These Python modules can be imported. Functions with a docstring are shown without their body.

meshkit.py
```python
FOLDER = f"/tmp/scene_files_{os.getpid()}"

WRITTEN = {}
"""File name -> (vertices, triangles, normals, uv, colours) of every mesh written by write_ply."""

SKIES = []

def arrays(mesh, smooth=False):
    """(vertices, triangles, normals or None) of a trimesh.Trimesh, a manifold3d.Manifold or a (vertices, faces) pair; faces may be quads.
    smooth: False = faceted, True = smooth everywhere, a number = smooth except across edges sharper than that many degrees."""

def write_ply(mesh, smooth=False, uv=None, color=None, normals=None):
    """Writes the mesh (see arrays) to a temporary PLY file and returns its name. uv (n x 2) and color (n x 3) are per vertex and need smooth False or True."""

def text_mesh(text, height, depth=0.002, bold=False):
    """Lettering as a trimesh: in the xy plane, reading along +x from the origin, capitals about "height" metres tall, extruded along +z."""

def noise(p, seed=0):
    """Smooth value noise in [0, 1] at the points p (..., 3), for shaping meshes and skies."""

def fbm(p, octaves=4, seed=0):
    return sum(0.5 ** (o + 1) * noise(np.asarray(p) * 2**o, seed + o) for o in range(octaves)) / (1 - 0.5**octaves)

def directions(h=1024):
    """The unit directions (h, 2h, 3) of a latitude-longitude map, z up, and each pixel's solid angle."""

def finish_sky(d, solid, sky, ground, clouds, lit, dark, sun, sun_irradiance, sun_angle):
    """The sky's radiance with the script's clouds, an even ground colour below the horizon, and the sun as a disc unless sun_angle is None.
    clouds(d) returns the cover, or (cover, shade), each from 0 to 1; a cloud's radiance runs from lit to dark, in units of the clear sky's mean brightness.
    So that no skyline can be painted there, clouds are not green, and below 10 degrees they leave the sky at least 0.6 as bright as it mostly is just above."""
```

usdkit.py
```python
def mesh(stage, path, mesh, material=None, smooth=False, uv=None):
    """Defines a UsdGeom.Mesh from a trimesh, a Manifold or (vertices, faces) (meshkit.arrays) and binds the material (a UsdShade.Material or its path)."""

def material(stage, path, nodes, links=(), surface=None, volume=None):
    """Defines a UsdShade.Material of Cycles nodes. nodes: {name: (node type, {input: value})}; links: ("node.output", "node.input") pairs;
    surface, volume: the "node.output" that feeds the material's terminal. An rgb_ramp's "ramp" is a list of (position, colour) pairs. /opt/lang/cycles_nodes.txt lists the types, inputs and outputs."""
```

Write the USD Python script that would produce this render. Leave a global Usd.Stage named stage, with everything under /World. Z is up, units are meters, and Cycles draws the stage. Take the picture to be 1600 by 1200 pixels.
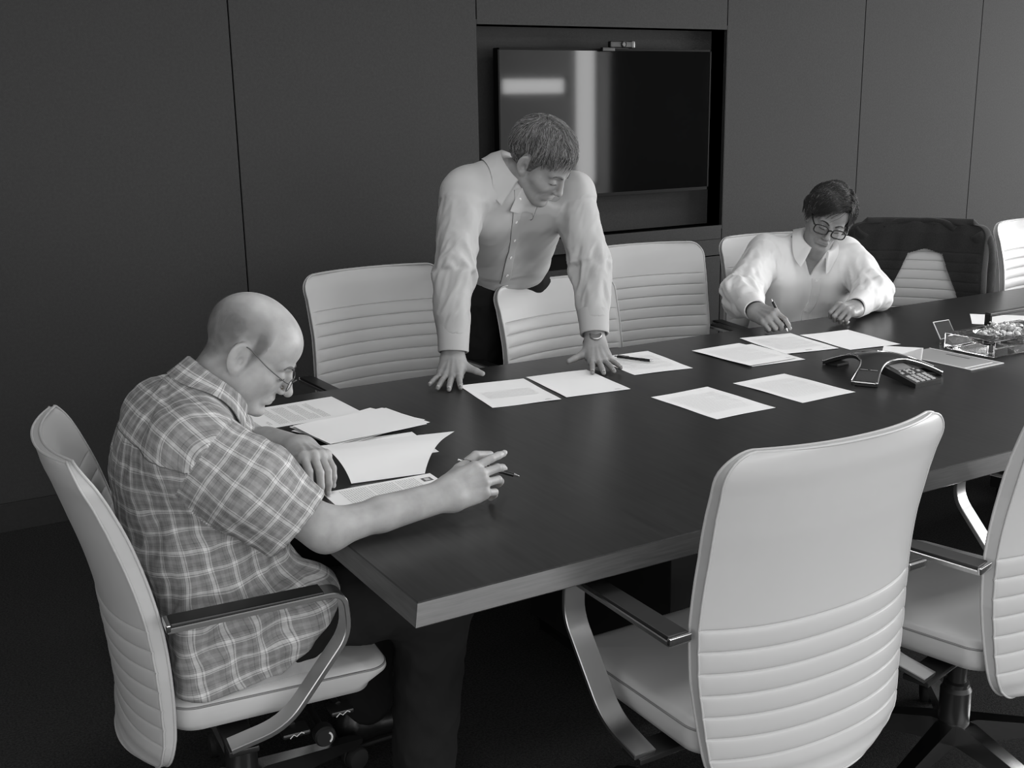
import math, random
import numpy as np, trimesh
import manifold3d as m3
import usdkit, meshkit
from pxr import Usd, UsdGeom, UsdLux, UsdShade, Gf, Sdf, Vt

stage = Usd.Stage.CreateInMemory()
UsdGeom.SetStageUpAxis(stage, UsdGeom.Tokens.z)
UsdGeom.SetStageMetersPerUnit(stage, 1.0)
WORLD = UsdGeom.Xform.Define(stage, '/World')
stage.SetDefaultPrim(WORLD.GetPrim())
UsdGeom.Scope.Define(stage, '/World/Looks')
RNG = np.random.default_rng(7)
random.seed(7)

# ------------------------------------------------------------------ camera, lights, exposure
# x runs along the conference table, y across it to the panelled wall, z up; table corner at the origin
EYE = (-0.778, -1.668, 1.587)
RIGHT = np.array([0.861, -0.509, -0.016]); RIGHT /= np.linalg.norm(RIGHT)
FWD = np.array([0.491, 0.837, -0.241]); FWD -= RIGHT * (RIGHT @ FWD); FWD /= np.linalg.norm(FWD)
UP = np.cross(RIGHT, FWD)
CAM = UsdGeom.Camera.Define(stage, '/World/camera')
mtx = Gf.Matrix4d(*RIGHT, 0, *UP, 0, *(-FWD), 0, *EYE, 1)
CAM.AddTransformOp().Set(mtx)
CAM.CreateHorizontalApertureAttr(36.0)
CAM.CreateVerticalApertureAttr(27.0)
CAM.CreateFocalLengthAttr(36.0 * 1767.66 / 1600.0)
CAM.CreateClippingRangeAttr(Gf.Vec2f(0.05, 100))
CAM.CreateExposureAttr(0.88)

CEIL = 2.75
RX0, RX1, RY0, RY1 = -3.2, 9.4, -4.6, 2.9      # room


def rect_light(name, loc, normal, upv, w, h, power):
    """a RectLight of w x h metres at loc shining along normal; power = radiance"""
    l = UsdLux.RectLight.Define(stage, '/World/' + name)
    n = np.array(normal, float); n /= np.linalg.norm(n)
    up = np.array(upv, float); up -= n * (up @ n); up /= np.linalg.norm(up)
    rt = np.cross(up, -n)
    l.AddTransformOp().Set(Gf.Matrix4d(*rt, 0, *up, 0, *(-n), 0, *map(float, loc), 1))
    l.CreateWidthAttr(w); l.CreateHeightAttr(h); l.CreateIntensityAttr(power)
    l.CreateNormalizeAttr(False)
    return l


DAY = 9.0
# daylight outside the window wall to the right and outside the slim windows of the wall behind the camera
rect_light('window_daylight', (RX1 + 0.12, -0.9, 1.45), (-1, 0, 0), (0, 0, 1), 6.4, 2.1, DAY)
rect_light('tall_window_daylight', (7.44, RY0 - 0.12, 1.42), (0, 1, 0), (0, 0, 1), 0.38, 1.75, 4.5)
rect_light('ribbon_window_daylight', (6.68, RY0 - 0.12, 1.78), (0, 1, 0), (0, 0, 1), 0.97, 0.24, 5.0)
rect_light('rear_window_daylight', (0.55, RY0 - 0.12, 1.5), (0, 1, 0), (0, 0, 1), 6.3, 1.9, 2.3)
rect_light('side_window_daylight', (RX0 - 0.12, -2.1, 1.5), (1, 0, 0), (0, 0, 1), 4.0, 1.9, 1.05)
CEILING_LAMPS = [(x, y) for y in (-1.9, 0.75) for x in (0.6, 2.6, 4.6, 6.6)]
for k, (x, y) in enumerate(CEILING_LAMPS):
    rect_light('ceiling_lamp_glow_%03d' % k, (x, y, CEIL - 0.012), (0, 0, -1), (0, 1, 0), 0.56, 0.56, 6.0)
dome = UsdLux.DomeLight.Define(stage, '/World/ambient_sky')
dome.CreateIntensityAttr(0.02)


# ------------------------------------------------------------------ scene helpers
_names = {}
ORG = None          # set while a person's parts are built: their meshes are made in world space and stored about the person's base


def numbered(parent, name):
    k = (parent, name)
    n = _names.get(k, -1) + 1
    _names[k] = n
    return name if n == 0 else '%s_%03d' % (name, n)


def ppath(parent):
    if parent is None:
        return '/World'
    return str(parent.GetPath()) if hasattr(parent, 'GetPath') else str(parent)


def tag(prim, label=None, cat=None, group=None, kind=None):
    prim = prim.GetPrim() if hasattr(prim, 'GetPrim') else prim
    for k, v in (('label', label), ('category', cat), ('group', group), ('kind', kind)):
        if v:
            prim.SetCustomDataByKey(k, v)
    return prim


def thing(name, label, cat, loc=(0, 0, 0), rotz=0.0, group=None):
    x = UsdGeom.Xform.Define(stage, '/World/' + numbered('/World', name))
    x.AddTranslateOp().Set(Gf.Vec3d(*map(float, loc)))
    x.AddRotateZOp().Set(math.degrees(rotz))
    return tag(x.GetPrim(), label, cat, group)


def obj(name, mesh, mat, parent=None, smooth=30, uv=None, label=None, primvars=None):
    base = ppath(parent)
    path = base + '/' + numbered(base, name)
    if ORG is not None:
        mesh = moved(mesh, -ORG)
    m = usdkit.mesh(stage, path, mesh, MAT[mat] if isinstance(mat, str) else mat, smooth=smooth, uv=uv)
    if primvars:
        for k, v in primvars.items():
            v = np.asarray(v, np.float32)
            if v.ndim == 1:
                UsdGeom.PrimvarsAPI(m).CreatePrimvar(k, Sdf.ValueTypeNames.FloatArray, 'vertex').Set(Vt.FloatArray.FromNumpy(v))
            else:
                UsdGeom.PrimvarsAPI(m).CreatePrimvar(k, Sdf.ValueTypeNames.Color3fArray, 'vertex').Set(Vt.Vec3fArray.FromNumpy(v))
    if label:
        tag(m, label)
    return m.GetPrim()


def struct(name, mesh, mat, parent=None, smooth=30):
    p = obj(name, mesh, mat, parent, smooth)
    if parent is None:
        tag(p, kind='structure')
    return p


def copy_thing(src, loc, rotz, label, group=None):
    was = src.GetCustomData()
    name = src.GetName().rstrip('0123456789').rstrip('_')
    r = thing(name, label, was['category'], loc, rotz, group or was.get('group'))
    r.GetReferences().AddInternalReference(src.GetPath())
    r.SetInstanceable(True)
    return r


MAT = {}


def mat(name, gray, rough=0.5, metal=0.0, spec=0.5, var=0.0, scale=8.0, bump=0.0, bscale=200.0, stretch=(1, 1, 1), extra=None, detail=4.0, bdist=0.001):
    """neutral principled material with optional noise variation and fine relief, in object space"""
    g = (gray, gray, gray) if np.ndim(gray) == 0 else gray
    p = {'base_color': g, 'roughness': rough, 'metallic': metal, 'specular_ior_level': spec}
    p.update(extra or {})
    nodes = {'p': ('principled_bsdf', p)}
    links = []
    if var or bump:
        nodes['tc'] = ('texture_coordinate', {})
        nodes['mp'] = ('mapping', {'scale': stretch})
        links += [('tc.object', 'mp.vector')]
    if var:
        nodes['n'] = ('noise_texture', {'scale': scale, 'detail': detail, 'roughness': 0.6})
        lo = tuple(max(0, c * (1 - var)) for c in g); hi = tuple(min(1, c * (1 + var)) for c in g)
        nodes['r'] = ('rgb_ramp', {'ramp': [(0.3, lo), (0.7, hi)]})
        links += [('mp.vector', 'n.vector'), ('n.fac', 'r.fac'), ('r.color', 'p.base_color')]
    if bump:
        nodes['bn'] = ('noise_texture', {'scale': bscale, 'detail': 3.0})
        nodes['b'] = ('bump', {'strength': bump, 'distance': bdist})
        links += [('mp.vector', 'bn.vector'), ('bn.fac', 'b.height'), ('b.normal', 'p.normal')]
    MAT[name] = usdkit.material(stage, '/World/Looks/' + name, nodes, links, surface='p.BSDF')
    return MAT[name]


mat('wall_fabric', 0.044, 0.85, spec=0.25, var=0.10, scale=90, bump=0.5, bscale=420)
mat('wall_recess', 0.032, 0.85, spec=0.2, var=0.10, scale=90, bump=0.4, bscale=420)
mat('joint_black', 0.006, 0.9, spec=0.1)
mat('carpet', 0.034, 0.95, spec=0.1, var=0.55, scale=160, bump=1.0, bscale=300, bdist=0.004)
mat('ceiling_white', 0.75, 0.9)
mat('plaster', 0.5, 0.9)
mat('table_wood', 0.019, 0.31, spec=0.5, var=0.32, scale=6.0, stretch=(14, 0.9, 14), bump=0.06, bscale=30)
mat('table_edge', 0.07, 0.30, spec=0.6, var=0.22, scale=6.0, stretch=(2, 2, 40))
mat('leather', 0.46, 0.42, spec=0.42, bump=0.10, bscale=520, bdist=0.0006)
mat('leather_seam', 0.2, 0.6)
mat('chrome', 0.62, 0.16, metal=1.0)
mat('satin_metal', 0.50, 0.33, metal=1.0)
mat('black_plastic', 0.012, 0.42)
mat('black_rubber', 0.012, 0.7)
mat('white_print', 0.6, 0.6)
mat('tv_black', 0.005, 0.6, spec=0.1)
mat('tv_screen', 0.003, 0.045, spec=0.5)
mat('gunmetal', 0.10, 0.35, metal=0.6)


# ------------------------------------------------------------------ mesh helpers
def box(lo, hi, r=0.0, seg=2):
    lo, hi = np.minimum(lo, hi).astype(float), np.maximum(lo, hi).astype(float)
    if r <= 0:
        m = trimesh.creation.box(extents=hi - lo)
        m.apply_translation((lo + hi) / 2)
        return m
    pts = []
    for c in np.ndindex(2, 2, 2):
        s = np.array(c) * 2 - 1
        ctr = np.where(s > 0, hi - r, lo + r)
        for a in np.linspace(0, math.pi / 2, seg + 1):
            for b in np.linspace(0, math.pi / 2, seg + 1):
                d = np.array([math.cos(a) * math.cos(b), math.sin(a) * math.cos(b), math.sin(b)])
                pts.append(ctr + s * d * r)
    return trimesh.Trimesh(np.array(pts)).convex_hull


def cat(ms):
    return trimesh.util.concatenate([m if isinstance(m, trimesh.Trimesh) else trimesh.Trimesh(*m, process=False) for m in ms])


def quads(F):
    F = np.asarray(F)
    return np.vstack([F[:, [0, 1, 2]], F[:, [0, 2, 3]]])


def grid_faces(nu, nv, close_u=False, flip=False):
    """faces of an (nv rows, nu columns) vertex grid, row-major"""
    i, j = np.meshgrid(np.arange(nv - 1), np.arange(nu if close_u else nu - 1), indexing='ij')
    a = i * nu + j; b = i * nu + (j + 1) % nu; c = (i + 1) * nu + (j + 1) % nu; d = (i + 1) * nu + j
    F = np.stack([a, b, c, d], -1).reshape(-1, 4)
    return quads(F[:, ::-1] if flip else F)


def cyl(p0, p1, r0, r1=None, n=20):
    """capped cone between two points"""
    return tube([p0, p1], [r0, r0 if r1 is None else r1], n)


def frames(path):
    path = np.asarray(path, float)
    t = np.gradient(path, axis=0)
    t /= np.maximum(np.linalg.norm(t, axis=1, keepdims=True), 1e-12)
    ref = np.array([0, 0, 1.0]) if abs(t[0, 2]) < 0.9 else np.array([1.0, 0, 0])
    n = ref - t[0] * (ref @ t[0]); n /= np.linalg.norm(n)
    N = [n]
    for k in range(1, len(path)):
        n = N[-1] - t[k] * (N[-1] @ t[k]); n /= np.linalg.norm(n)
        N.append(n)
    N = np.array(N)
    return t, N, np.cross(t, N)


def tube(path, r, n=10, closed=False):
    """round tube along a path; r a number or one per point"""
    path = np.asarray(path, float)
    if closed:
        path = np.vstack([path, path[:1]])
    r = np.broadcast_to(np.asarray(r, float), (len(path),))
    t, N, B = frames(path)
    a = np.linspace(0, 2 * math.pi, n, endpoint=False)
    V = path[:, None] + r[:, None, None] * (np.cos(a)[None, :, None] * N[:, None] + np.sin(a)[None, :, None] * B[:, None])
    F = grid_faces(n, len(path), True)
    V = V.reshape(-1, 3)
    c0, c1 = len(V), len(V) + 1
    V = np.vstack([V, path[:1], path[-1:]])
    k = np.arange(n)
    F = np.vstack([F, np.stack([np.full(n, c0), (k + 1) % n, k], 1), np.stack([np.full(n, c1), (len(path) - 1) * n + k, (len(path) - 1) * n + (k + 1) % n], 1)])
    return trimesh.Trimesh(V, F, process=False)


def lathe(profile, n=32):
    """profile of (r, z) from bottom to top, closed on the axis"""
    p = np.asarray(profile, float)
    a = np.linspace(0, 2 * math.pi, n, endpoint=False)
    V = np.stack([p[:, 0, None] * np.cos(a), p[:, 0, None] * np.sin(a), np.broadcast_to(p[:, 1, None], (len(p), n))], -1).reshape(-1, 3)
    F = grid_faces(n, len(p), True)
    c0, c1 = len(V), len(V) + 1
    V = np.vstack([V, [[0, 0, p[0, 1]], [0, 0, p[-1, 1]]]])
    k = np.arange(n)
    F = np.vstack([F, np.stack([np.full(n, c0), (k + 1) % n, k], 1), np.stack([np.full(n, c1), (len(p) - 1) * n + k, (len(p) - 1) * n + (k + 1) % n], 1)])
    return trimesh.Trimesh(V, F, process=False)


def rot(axis, ang):
    return trimesh.transformations.rotation_matrix(ang, axis)[:3, :3]


def moved(m, loc=(0, 0, 0), R=None, s=1.0):
    m = m.copy()
    v = np.array(m.vertices) * s
    if R is not None:
        v = v @ np.asarray(R).T
    m.vertices = v + np.asarray(loc)
    return m


def smoothpath(pts, n=60):
    """Catmull-Rom through points"""
    P = np.asarray(pts, float)
    P = np.vstack([2 * P[0] - P[1], P, 2 * P[-1] - P[-2]])
    out = []
    m = len(P) - 3
    for k in range(m):
        t = np.linspace(0, 1, max(2, n // m), endpoint=(k == m - 1))[:, None]
        a, b, c, d = P[k:k + 4]
        out.append(0.5 * (2 * b + (c - a) * t + (2 * a - 5 * b + 4 * c - d) * t ** 2 + (3 * b - a - 3 * c + d) * t ** 3))
    return np.vstack(out)


def filleted(pts, r, seg=6):
    """polyline with rounded corners"""
    P = np.asarray(pts, float)
    r = np.broadcast_to(r, (len(P),))
    out = [P[0]]
    for k in range(1, len(P) - 1):
        a, b, c = P[k - 1], P[k], P[k + 1]
        u, v = a - b, c - b
        lu, lv = np.linalg.norm(u), np.linalg.norm(v)
        d = min(r[k], lu * 0.49, lv * 0.49)
        p, q = b + u / lu * d, b + v / lv * d
        for t in np.linspace(0, 1, seg + 1):
            out.append((1 - t) ** 2 * p + 2 * t * (1 - t) * b + t * t * q)
    out.append(P[-1])
    return np.array(out)


# ------------------------------------------------------------------ the room
TV_X0, TV_X1, TV_Z0, TV_Z1 = 1.845, 3.078, 1.14, 1.828
NX0, NX1, NZ0, NZ1, NDEPTH = 1.747, 3.187, 0.95, 1.927, 0.12
SEAMS = [RX0, -0.56, 0.637, NX0, NX1, 4.162, 5.125, 6.1, 7.1, 8.1, RX1]


def build_room():
    struct('floor', box((RX0 - .1, RY0 - .1, -0.08), (RX1 + .1, RY1 + .3, 0.0)), 'carpet')
    struct('ceiling', box((RX0 - .1, RY0 - .1, CEIL), (RX1 + .1, RY1 + .3, CEIL + .08)), 'ceiling_white')
    wl = UsdGeom.Xform.Define(stage, '/World/wall_back').GetPrim(); tag(wl, kind='structure')
    J = 0.0022
    T = 0.022     # panel thickness in front of the black backing
    y0, y1 = RY1, RY1 + T
    # backing behind the joints, with the niche left open
    bk = [box((RX0, y1, 0), (NX0, y1 + .1, CEIL)), box((NX1, y1, 0), (RX1, y1 + .1, CEIL)), box((NX0, y1, NZ1), (NX1, y1 + .1, CEIL)), box((NX0, y1, 0), (NX1, y1 + .1, NZ0))]
    obj('backing', cat(bk), 'joint_black', wl)
    for a, b in zip(SEAMS[:-1], SEAMS[1:]):
        if a == NX0:
            obj('panel', box((a + J, y0, NZ1), (b - J, y1, CEIL), 0.003), 'wall_fabric', wl)
            # below the niche: a panel with a long black slot for equipment under it
            obj('panel', cat([box((a + J, y0, 0.875), (b - J, y1, NZ0), 0.003), box((a + J, y0, 0.12), (b - J, y1, 0.798), 0.003), box((2.95, y0, 0.79), (b - J, y1, 0.88)), box((a + J, y0, 0.79), (1.80, y1, 0.88))]), 'wall_fabric', wl)
        else:
            obj('panel', box((a + J, y0, 0.115), (b - J, y1, CEIL), 0.003), 'wall_fabric', wl)
    # niche lining
    yb = RY1 + NDEPTH
    obj('niche_back', box((NX0 - .02, yb, NZ0 - .02), (NX1 + .02, yb + .03, NZ1 + .02)), 'wall_recess', wl)
    obj('niche_lining', cat([box((NX0 - .02, y0 + .001, NZ0), (NX0, yb, NZ1)), box((NX1, y0 + .001, NZ0), (NX1 + .02, yb, NZ1)),
                             box((NX0 - .02, y0 + .001, NZ1), (NX1 + .02, yb, NZ1 + .02)), box((NX0 - .02, y0 + .001, NZ0 - .02), (NX1 + .02, yb, NZ0))]), 'wall_recess', wl)
    obj('slot_lining', box((1.80, y1 - .002, 0.79), (2.95, y1 + .004, 0.88)), 'joint_black', wl)
    obj('slot_end', box((2.944, y0 - .006, 0.862), (2.95, y0 + .004, 0.888)), 'chrome', wl)
    struct('baseboard_back', box((RX0, RY1 - .004, 0), (RX1, RY1 + .03, 0.115), 0.003), 'wall_recess')
    # the other three walls, with the windows that light the room
    struct('wall_left', cat([box((RX0 - .1, RY0 - .1, 0), (RX0, RY1 + .3, .55)), box((RX0 - .1, RY0 - .1, 2.45), (RX0, RY1 + .3, CEIL)), box((RX0 - .1, RY0 - .1, .55), (RX0, -4.1, 2.45)), box((RX0 - .1, -.1, .55), (RX0, RY1 + .3, 2.45))]), 'wall_fabric')
    w = UsdGeom.Xform.Define(stage, '/World/window_5').GetPrim(); tag(w, kind='structure')
    obj('window_frame', cat([box((RX0 - .06, -4.1, .55), (RX0 - .02, -.1, .58)), box((RX0 - .06, -4.1, 2.42), (RX0 - .02, -.1, 2.45))] + [box((RX0 - .06, y - .02, .55), (RX0 - .02, y + .02, 2.45)) for y in np.linspace(-4.08, -.12, 4)]), 'gunmetal', w)
    wr = cat([box((RX1, RY0, 0), (RX1 + .1, RY1 + .2, 0.4)), box((RX1, RY0, 2.5), (RX1 + .1, RY1 + .2, CEIL)), box((RX1, RY0, .4), (RX1 + .1, -4.1, 2.5)), box((RX1, 2.3, .4), (RX1 + .1, RY1 + .2, 2.5))])
    struct('wall_right', wr, 'plaster')
    holes = [(-2.6, 3.7, 0.55, 2.45), (6.2, 7.165, 1.665, 1.895), (7.25, 7.63, 0.55, 2.3)]
    xs = sorted({RX0, RX1, *[h[0] for h in holes], *[h[1] for h in holes]})
    front = []
    for a, b in zip(xs[:-1], xs[1:]):
        h = [q for q in holes if q[0] <= a + 1e-6 and q[1] >= b - 1e-6]
        if h:
            front += [box((a, RY0 - .1, 0), (b, RY0, h[0][2])), box((a, RY0 - .1, h[0][3]), (b, RY0, CEIL))]
        else:
            front.append(box((a, RY0 - .1, 0), (b, RY0, CEIL)))
    struct('wall_front', cat(front), 'plaster')
    struct('trim_1', box((7.80, RY0 + .001, 0.02), (RX1 - .01, RY0 + .03, CEIL - .02)), 'joint_black')      # dark panelling right of the slim window
    k = 0
    for (x0, x1, z0, z1) in holes:
        k += 1
        w = UsdGeom.Xform.Define(stage, '/World/window_%d' % k).GetPrim(); tag(w, kind='structure')
        f = 0.03
        obj('window_frame', cat([box((x0, RY0 - .06, z0), (x0 + f, RY0 - .02, z1)), box((x1 - f, RY0 - .06, z0), (x1, RY0 - .02, z1)), box((x0, RY0 - .06, z0), (x1, RY0 - .02, z0 + f)), box((x0, RY0 - .06, z1 - f), (x1, RY0 - .02, z1))]), 'gunmetal', w)
    w = UsdGeom.Xform.Define(stage, '/World/window_4').GetPrim(); tag(w, kind='structure')
    fr = [box((RX1 + .02, -4.1, .4), (RX1 + .06, 2.3, .44)), box((RX1 + .02, -4.1, 2.46), (RX1 + .06, 2.3, 2.5))]
    for y in np.linspace(-4.1, 2.3, 5):
        fr.append(box((RX1 + .02, y - .02, .4), (RX1 + .06, y + .02, 2.5)))
    obj('window_frame', cat(fr), 'gunmetal', w)
    for q, (x, y) in enumerate(CEILING_LAMPS):
        t = thing('ceiling_light', 'square recessed ceiling light panel, %s in the row %s' % (['first', 'second', 'third', 'fourth'][q % 4], 'behind the camera' if q < 4 else 'over the table'), 'ceiling light', (x, y, CEIL), 0, 'recessed ceiling lights')
        o = box((-.31, -.31, -.02), (.31, .31, -.0005)); 
        obj('frame', cat([box((-.31, -.31, -.02), (-.285, .31, -.0005)), box((.285, -.31, -.02), (.31, .31, -.0005)), box((-.285, -.31, -.02), (.285, -.285, -.0005)), box((-.285, .285, -.02), (.285, .31, -.0005))]), 'plaster', t)
        obj('diffuser', box((-.285, -.285, -.008), (.285, .285, -.0005)), 'ceiling_white', t)


def build_tv():
    t = thing('television', 'large black flat screen television mounted in the wall niche', 'television', ((TV_X0 + TV_X1) / 2, RY1 + NDEPTH, 0))
    w = (TV_X1 - TV_X0) / 2
    yf = -NDEPTH - 0.012      # front face, just proud of the wall
    obj('body', box((-w, yf + .004, TV_Z0), (w, yf + .045, TV_Z1), 0.004), 'tv_black', t)
    obj('bracket', box((-.25, yf + .044, TV_Z0 + .15), (.25, -0.0005, TV_Z1 - .15)), 'black_plastic', t)
    b = 0.009
    obj('bezel', cat([box((-w, yf, TV_Z0), (-w + b, yf + .006, TV_Z1), .001), box((w - b, yf, TV_Z0), (w, yf + .006, TV_Z1), .001),
                      box((-w, yf, TV_Z1 - b), (w, yf + .006, TV_Z1), .001), box((-w, yf, TV_Z0), (w, yf + .006, TV_Z0 + .016), .001)]), 'tv_black', t)
    obj('screen', box((-w + b, yf + .002, TV_Z0 + .016), (w - b, yf + .005, TV_Z1 - b)), 'tv_screen', t)
    c = thing('webcam', 'black webcam clipped on top edge of the television', 'webcam', (2.50, RY1, TV_Z1))
    obj('body', box((-.062, -.045, .004), (.075, -.018, .034), .006), 'black_plastic', c)
    obj('mount', cat([box((-.10, -.035, -.012), (-.03, -.014, .006), .003), box((-.05, -.02, -.0), (.06, .012, .004), .001)]), 'black_plastic', c)
    lens = moved(lathe([(.014, 0), (.014, .006), (.011, .008), (.010, .004), (.0, .004)], 24), (0.015, -.045, .019), rot((1, 0, 0), math.pi / 2))
    obj('lens', lens, 'gunmetal', c)
    obj('end_cap', box((.058, -.048, .002), (.080, -.016, .036), .006), 'gunmetal', c)


# ------------------------------------------------------------------ table
TZ, TL, TW = 0.74, 6.6, 1.525


def build_table():
    t = thing('conference_table', 'long dark wood conference table in the middle of the room', 'table', (TL / 2, TW / 2, 0))
    hx, hy = TL / 2, TW / 2
    b, th = 0.010, 0.042
    r = 0.0022
    ring = lambda e, z: [(-hx - e, -hy - e, z), (hx + e, -hy - e, z), (hx + e, hy + e, z), (-hx - e, hy + e, z)]
    top = np.array(ring(-r, TZ)); edge = np.array(ring(0, TZ - r)); low = np.array(ring(b, TZ - th)); low2 = np.array(ring(b - .003, TZ - th - .003))
    # the top surface with its slim worn arris
    V = np.vstack([top, edge]); F = [[0, 1, 2, 3]] + [[4 + k, 4 + (k + 1) % 4, (k + 1) % 4, k] for k in range(4)]
    obj('tabletop', trimesh.Trimesh(V, quads(F), process=False), 'table_wood', t, smooth=False)
    V = np.vstack([edge, low, low2]); F = []
    for k in range(4):
        n = (k + 1) % 4
        F += [[4 + k, 4 + n, n, k], [8 + k, 8 + n, 4 + n, 4 + k]]
    F += [[11, 10, 9, 8]]
    obj('table_edge', trimesh.Trimesh(V, quads(F), process=False), 'table_edge', t, smooth=False)
    for x in (-hx + 1.12, 0.0, hx - 1.12):
        p = obj('pedestal', box((x - .22, -hy + .42, 0.05), (x + .22, hy - .42, TZ - th - .003), .004), 'black_satin', t)
        obj('plinth', box((x - .20, -hy + .44, 0), (x + .20, hy - .44, .05)), 'joint_black', p)


mat('black_satin', 0.014, 0.5, spec=0.4)

# ------------------------------------------------------------------ office chair (faces +y, column at the origin)
PZ = np.array([.332, .45, .55, .655, .75, .85, .93, .985, 1.012])
PY = np.array([-.194, -.174, -.166, -.164, -.172, -.190, -.211, -.231, -.243])
ZB, ZT = PZ[0], PZ[-1]


def _spl(z):
    from scipy.interpolate import CubicSpline
    return CubicSpline(PZ, PY)(z)


def back_half(z):
    w = np.interp(z, [.332, .45, .56, .66, .8, .93, 1.012], [.236, .252, .266, .269, .264, .268, .276])
    rt, rb = .06, .07
    q = np.clip((z - (ZT - rt)) / rt, 0, 1); w = w - rt * (1 - np.sqrt(np.maximum(0, 1 - q * q)))
    q = np.clip(((ZB + rb) - z) / rb, 0, 1); w = w - rb * (1 - np.sqrt(np.maximum(0, 1 - q * q)))
    return w


RIB = 0.0435


def rib(z, z0, lo):
    ph = ((z0 - z) / RIB) % 1.0
    x = np.abs(2 * ph - 1)
    pillow = np.clip((z0 - z) / .006, 0, 1) * np.clip((z - lo) / .006, 0, 1) * .0026 * (1 - x ** 2.5)
    groove = .0034 * np.exp(-((1 - x) * RIB / 2 / .0017) ** 2) * (z < z0 + .004) * (z > lo)
    return pillow - groove


def back_surface(u, z, side, off=0.0, recline=0.0):
    """point on the backrest: u in [-1, 1] across, z up, side +1 the sitter's face, -1 the rear"""
    w = back_half(z)
    mid = _spl(z) - (0.058 * (1 - np.abs(u) ** 2.2)) * np.interp(z, [ZB, .6, .9, ZT], [.85, 1.0, .9, .75])
    tt = np.interp(z, [ZB, .5, .85, .97, ZT], [.013, .018, .022, .018, .008])
    t = tt * (1 - 0.35 * np.abs(u) ** 5)
    if side > 0:
        t = t + rib(z, .885, .40) * np.clip((0.97 - np.abs(u)) / .06, 0, 1)
    else:
        t = t + rib(z, .6675, .352) * np.clip((1.0 - np.abs(u)) / .02, 0.35, 1)
    y = mid + side * (t + off)
    x = u * (w + (off if off else 0))
    zz = z + 0 * u
    if recline:
        c, s = math.cos(recline), math.sin(recline)
        dy, dz = y + .16, zz - .42
        k = np.clip((zz - .42) / .12, 0, 1)
        y, zz = np.where(k > 0, -.16 + c * dy - s * dz * 1.0, y), np.where(k > 0, .42 + s * dy + c * dz, zz)
    return np.stack([x + 0 * y, y, zz], -1)


def back_rows():
    z = [ZB + .07 * (1 - math.cos(a)) for a in np.linspace(0, math.pi / 2, 9)]
    lo = z[-1] + .002
    for k in range(14):
        g = .885 - k * RIB
        z += [q for q in (g + .0045, g + .0022, g + .0010, g, g - .0010, g - .0022, g - .0045, g - .010, g - .016, g - RIB / 2, g - .0275, g - .0335) if lo < q < .925]
    z += list(np.linspace(.93, ZT - .06, 4)) + [ZT - .06 + .06 * math.sin(a) for a in np.linspace(0, math.pi / 2, 9)[1:]]
    return np.array(sorted(set(np.round(z, 5))))


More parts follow.
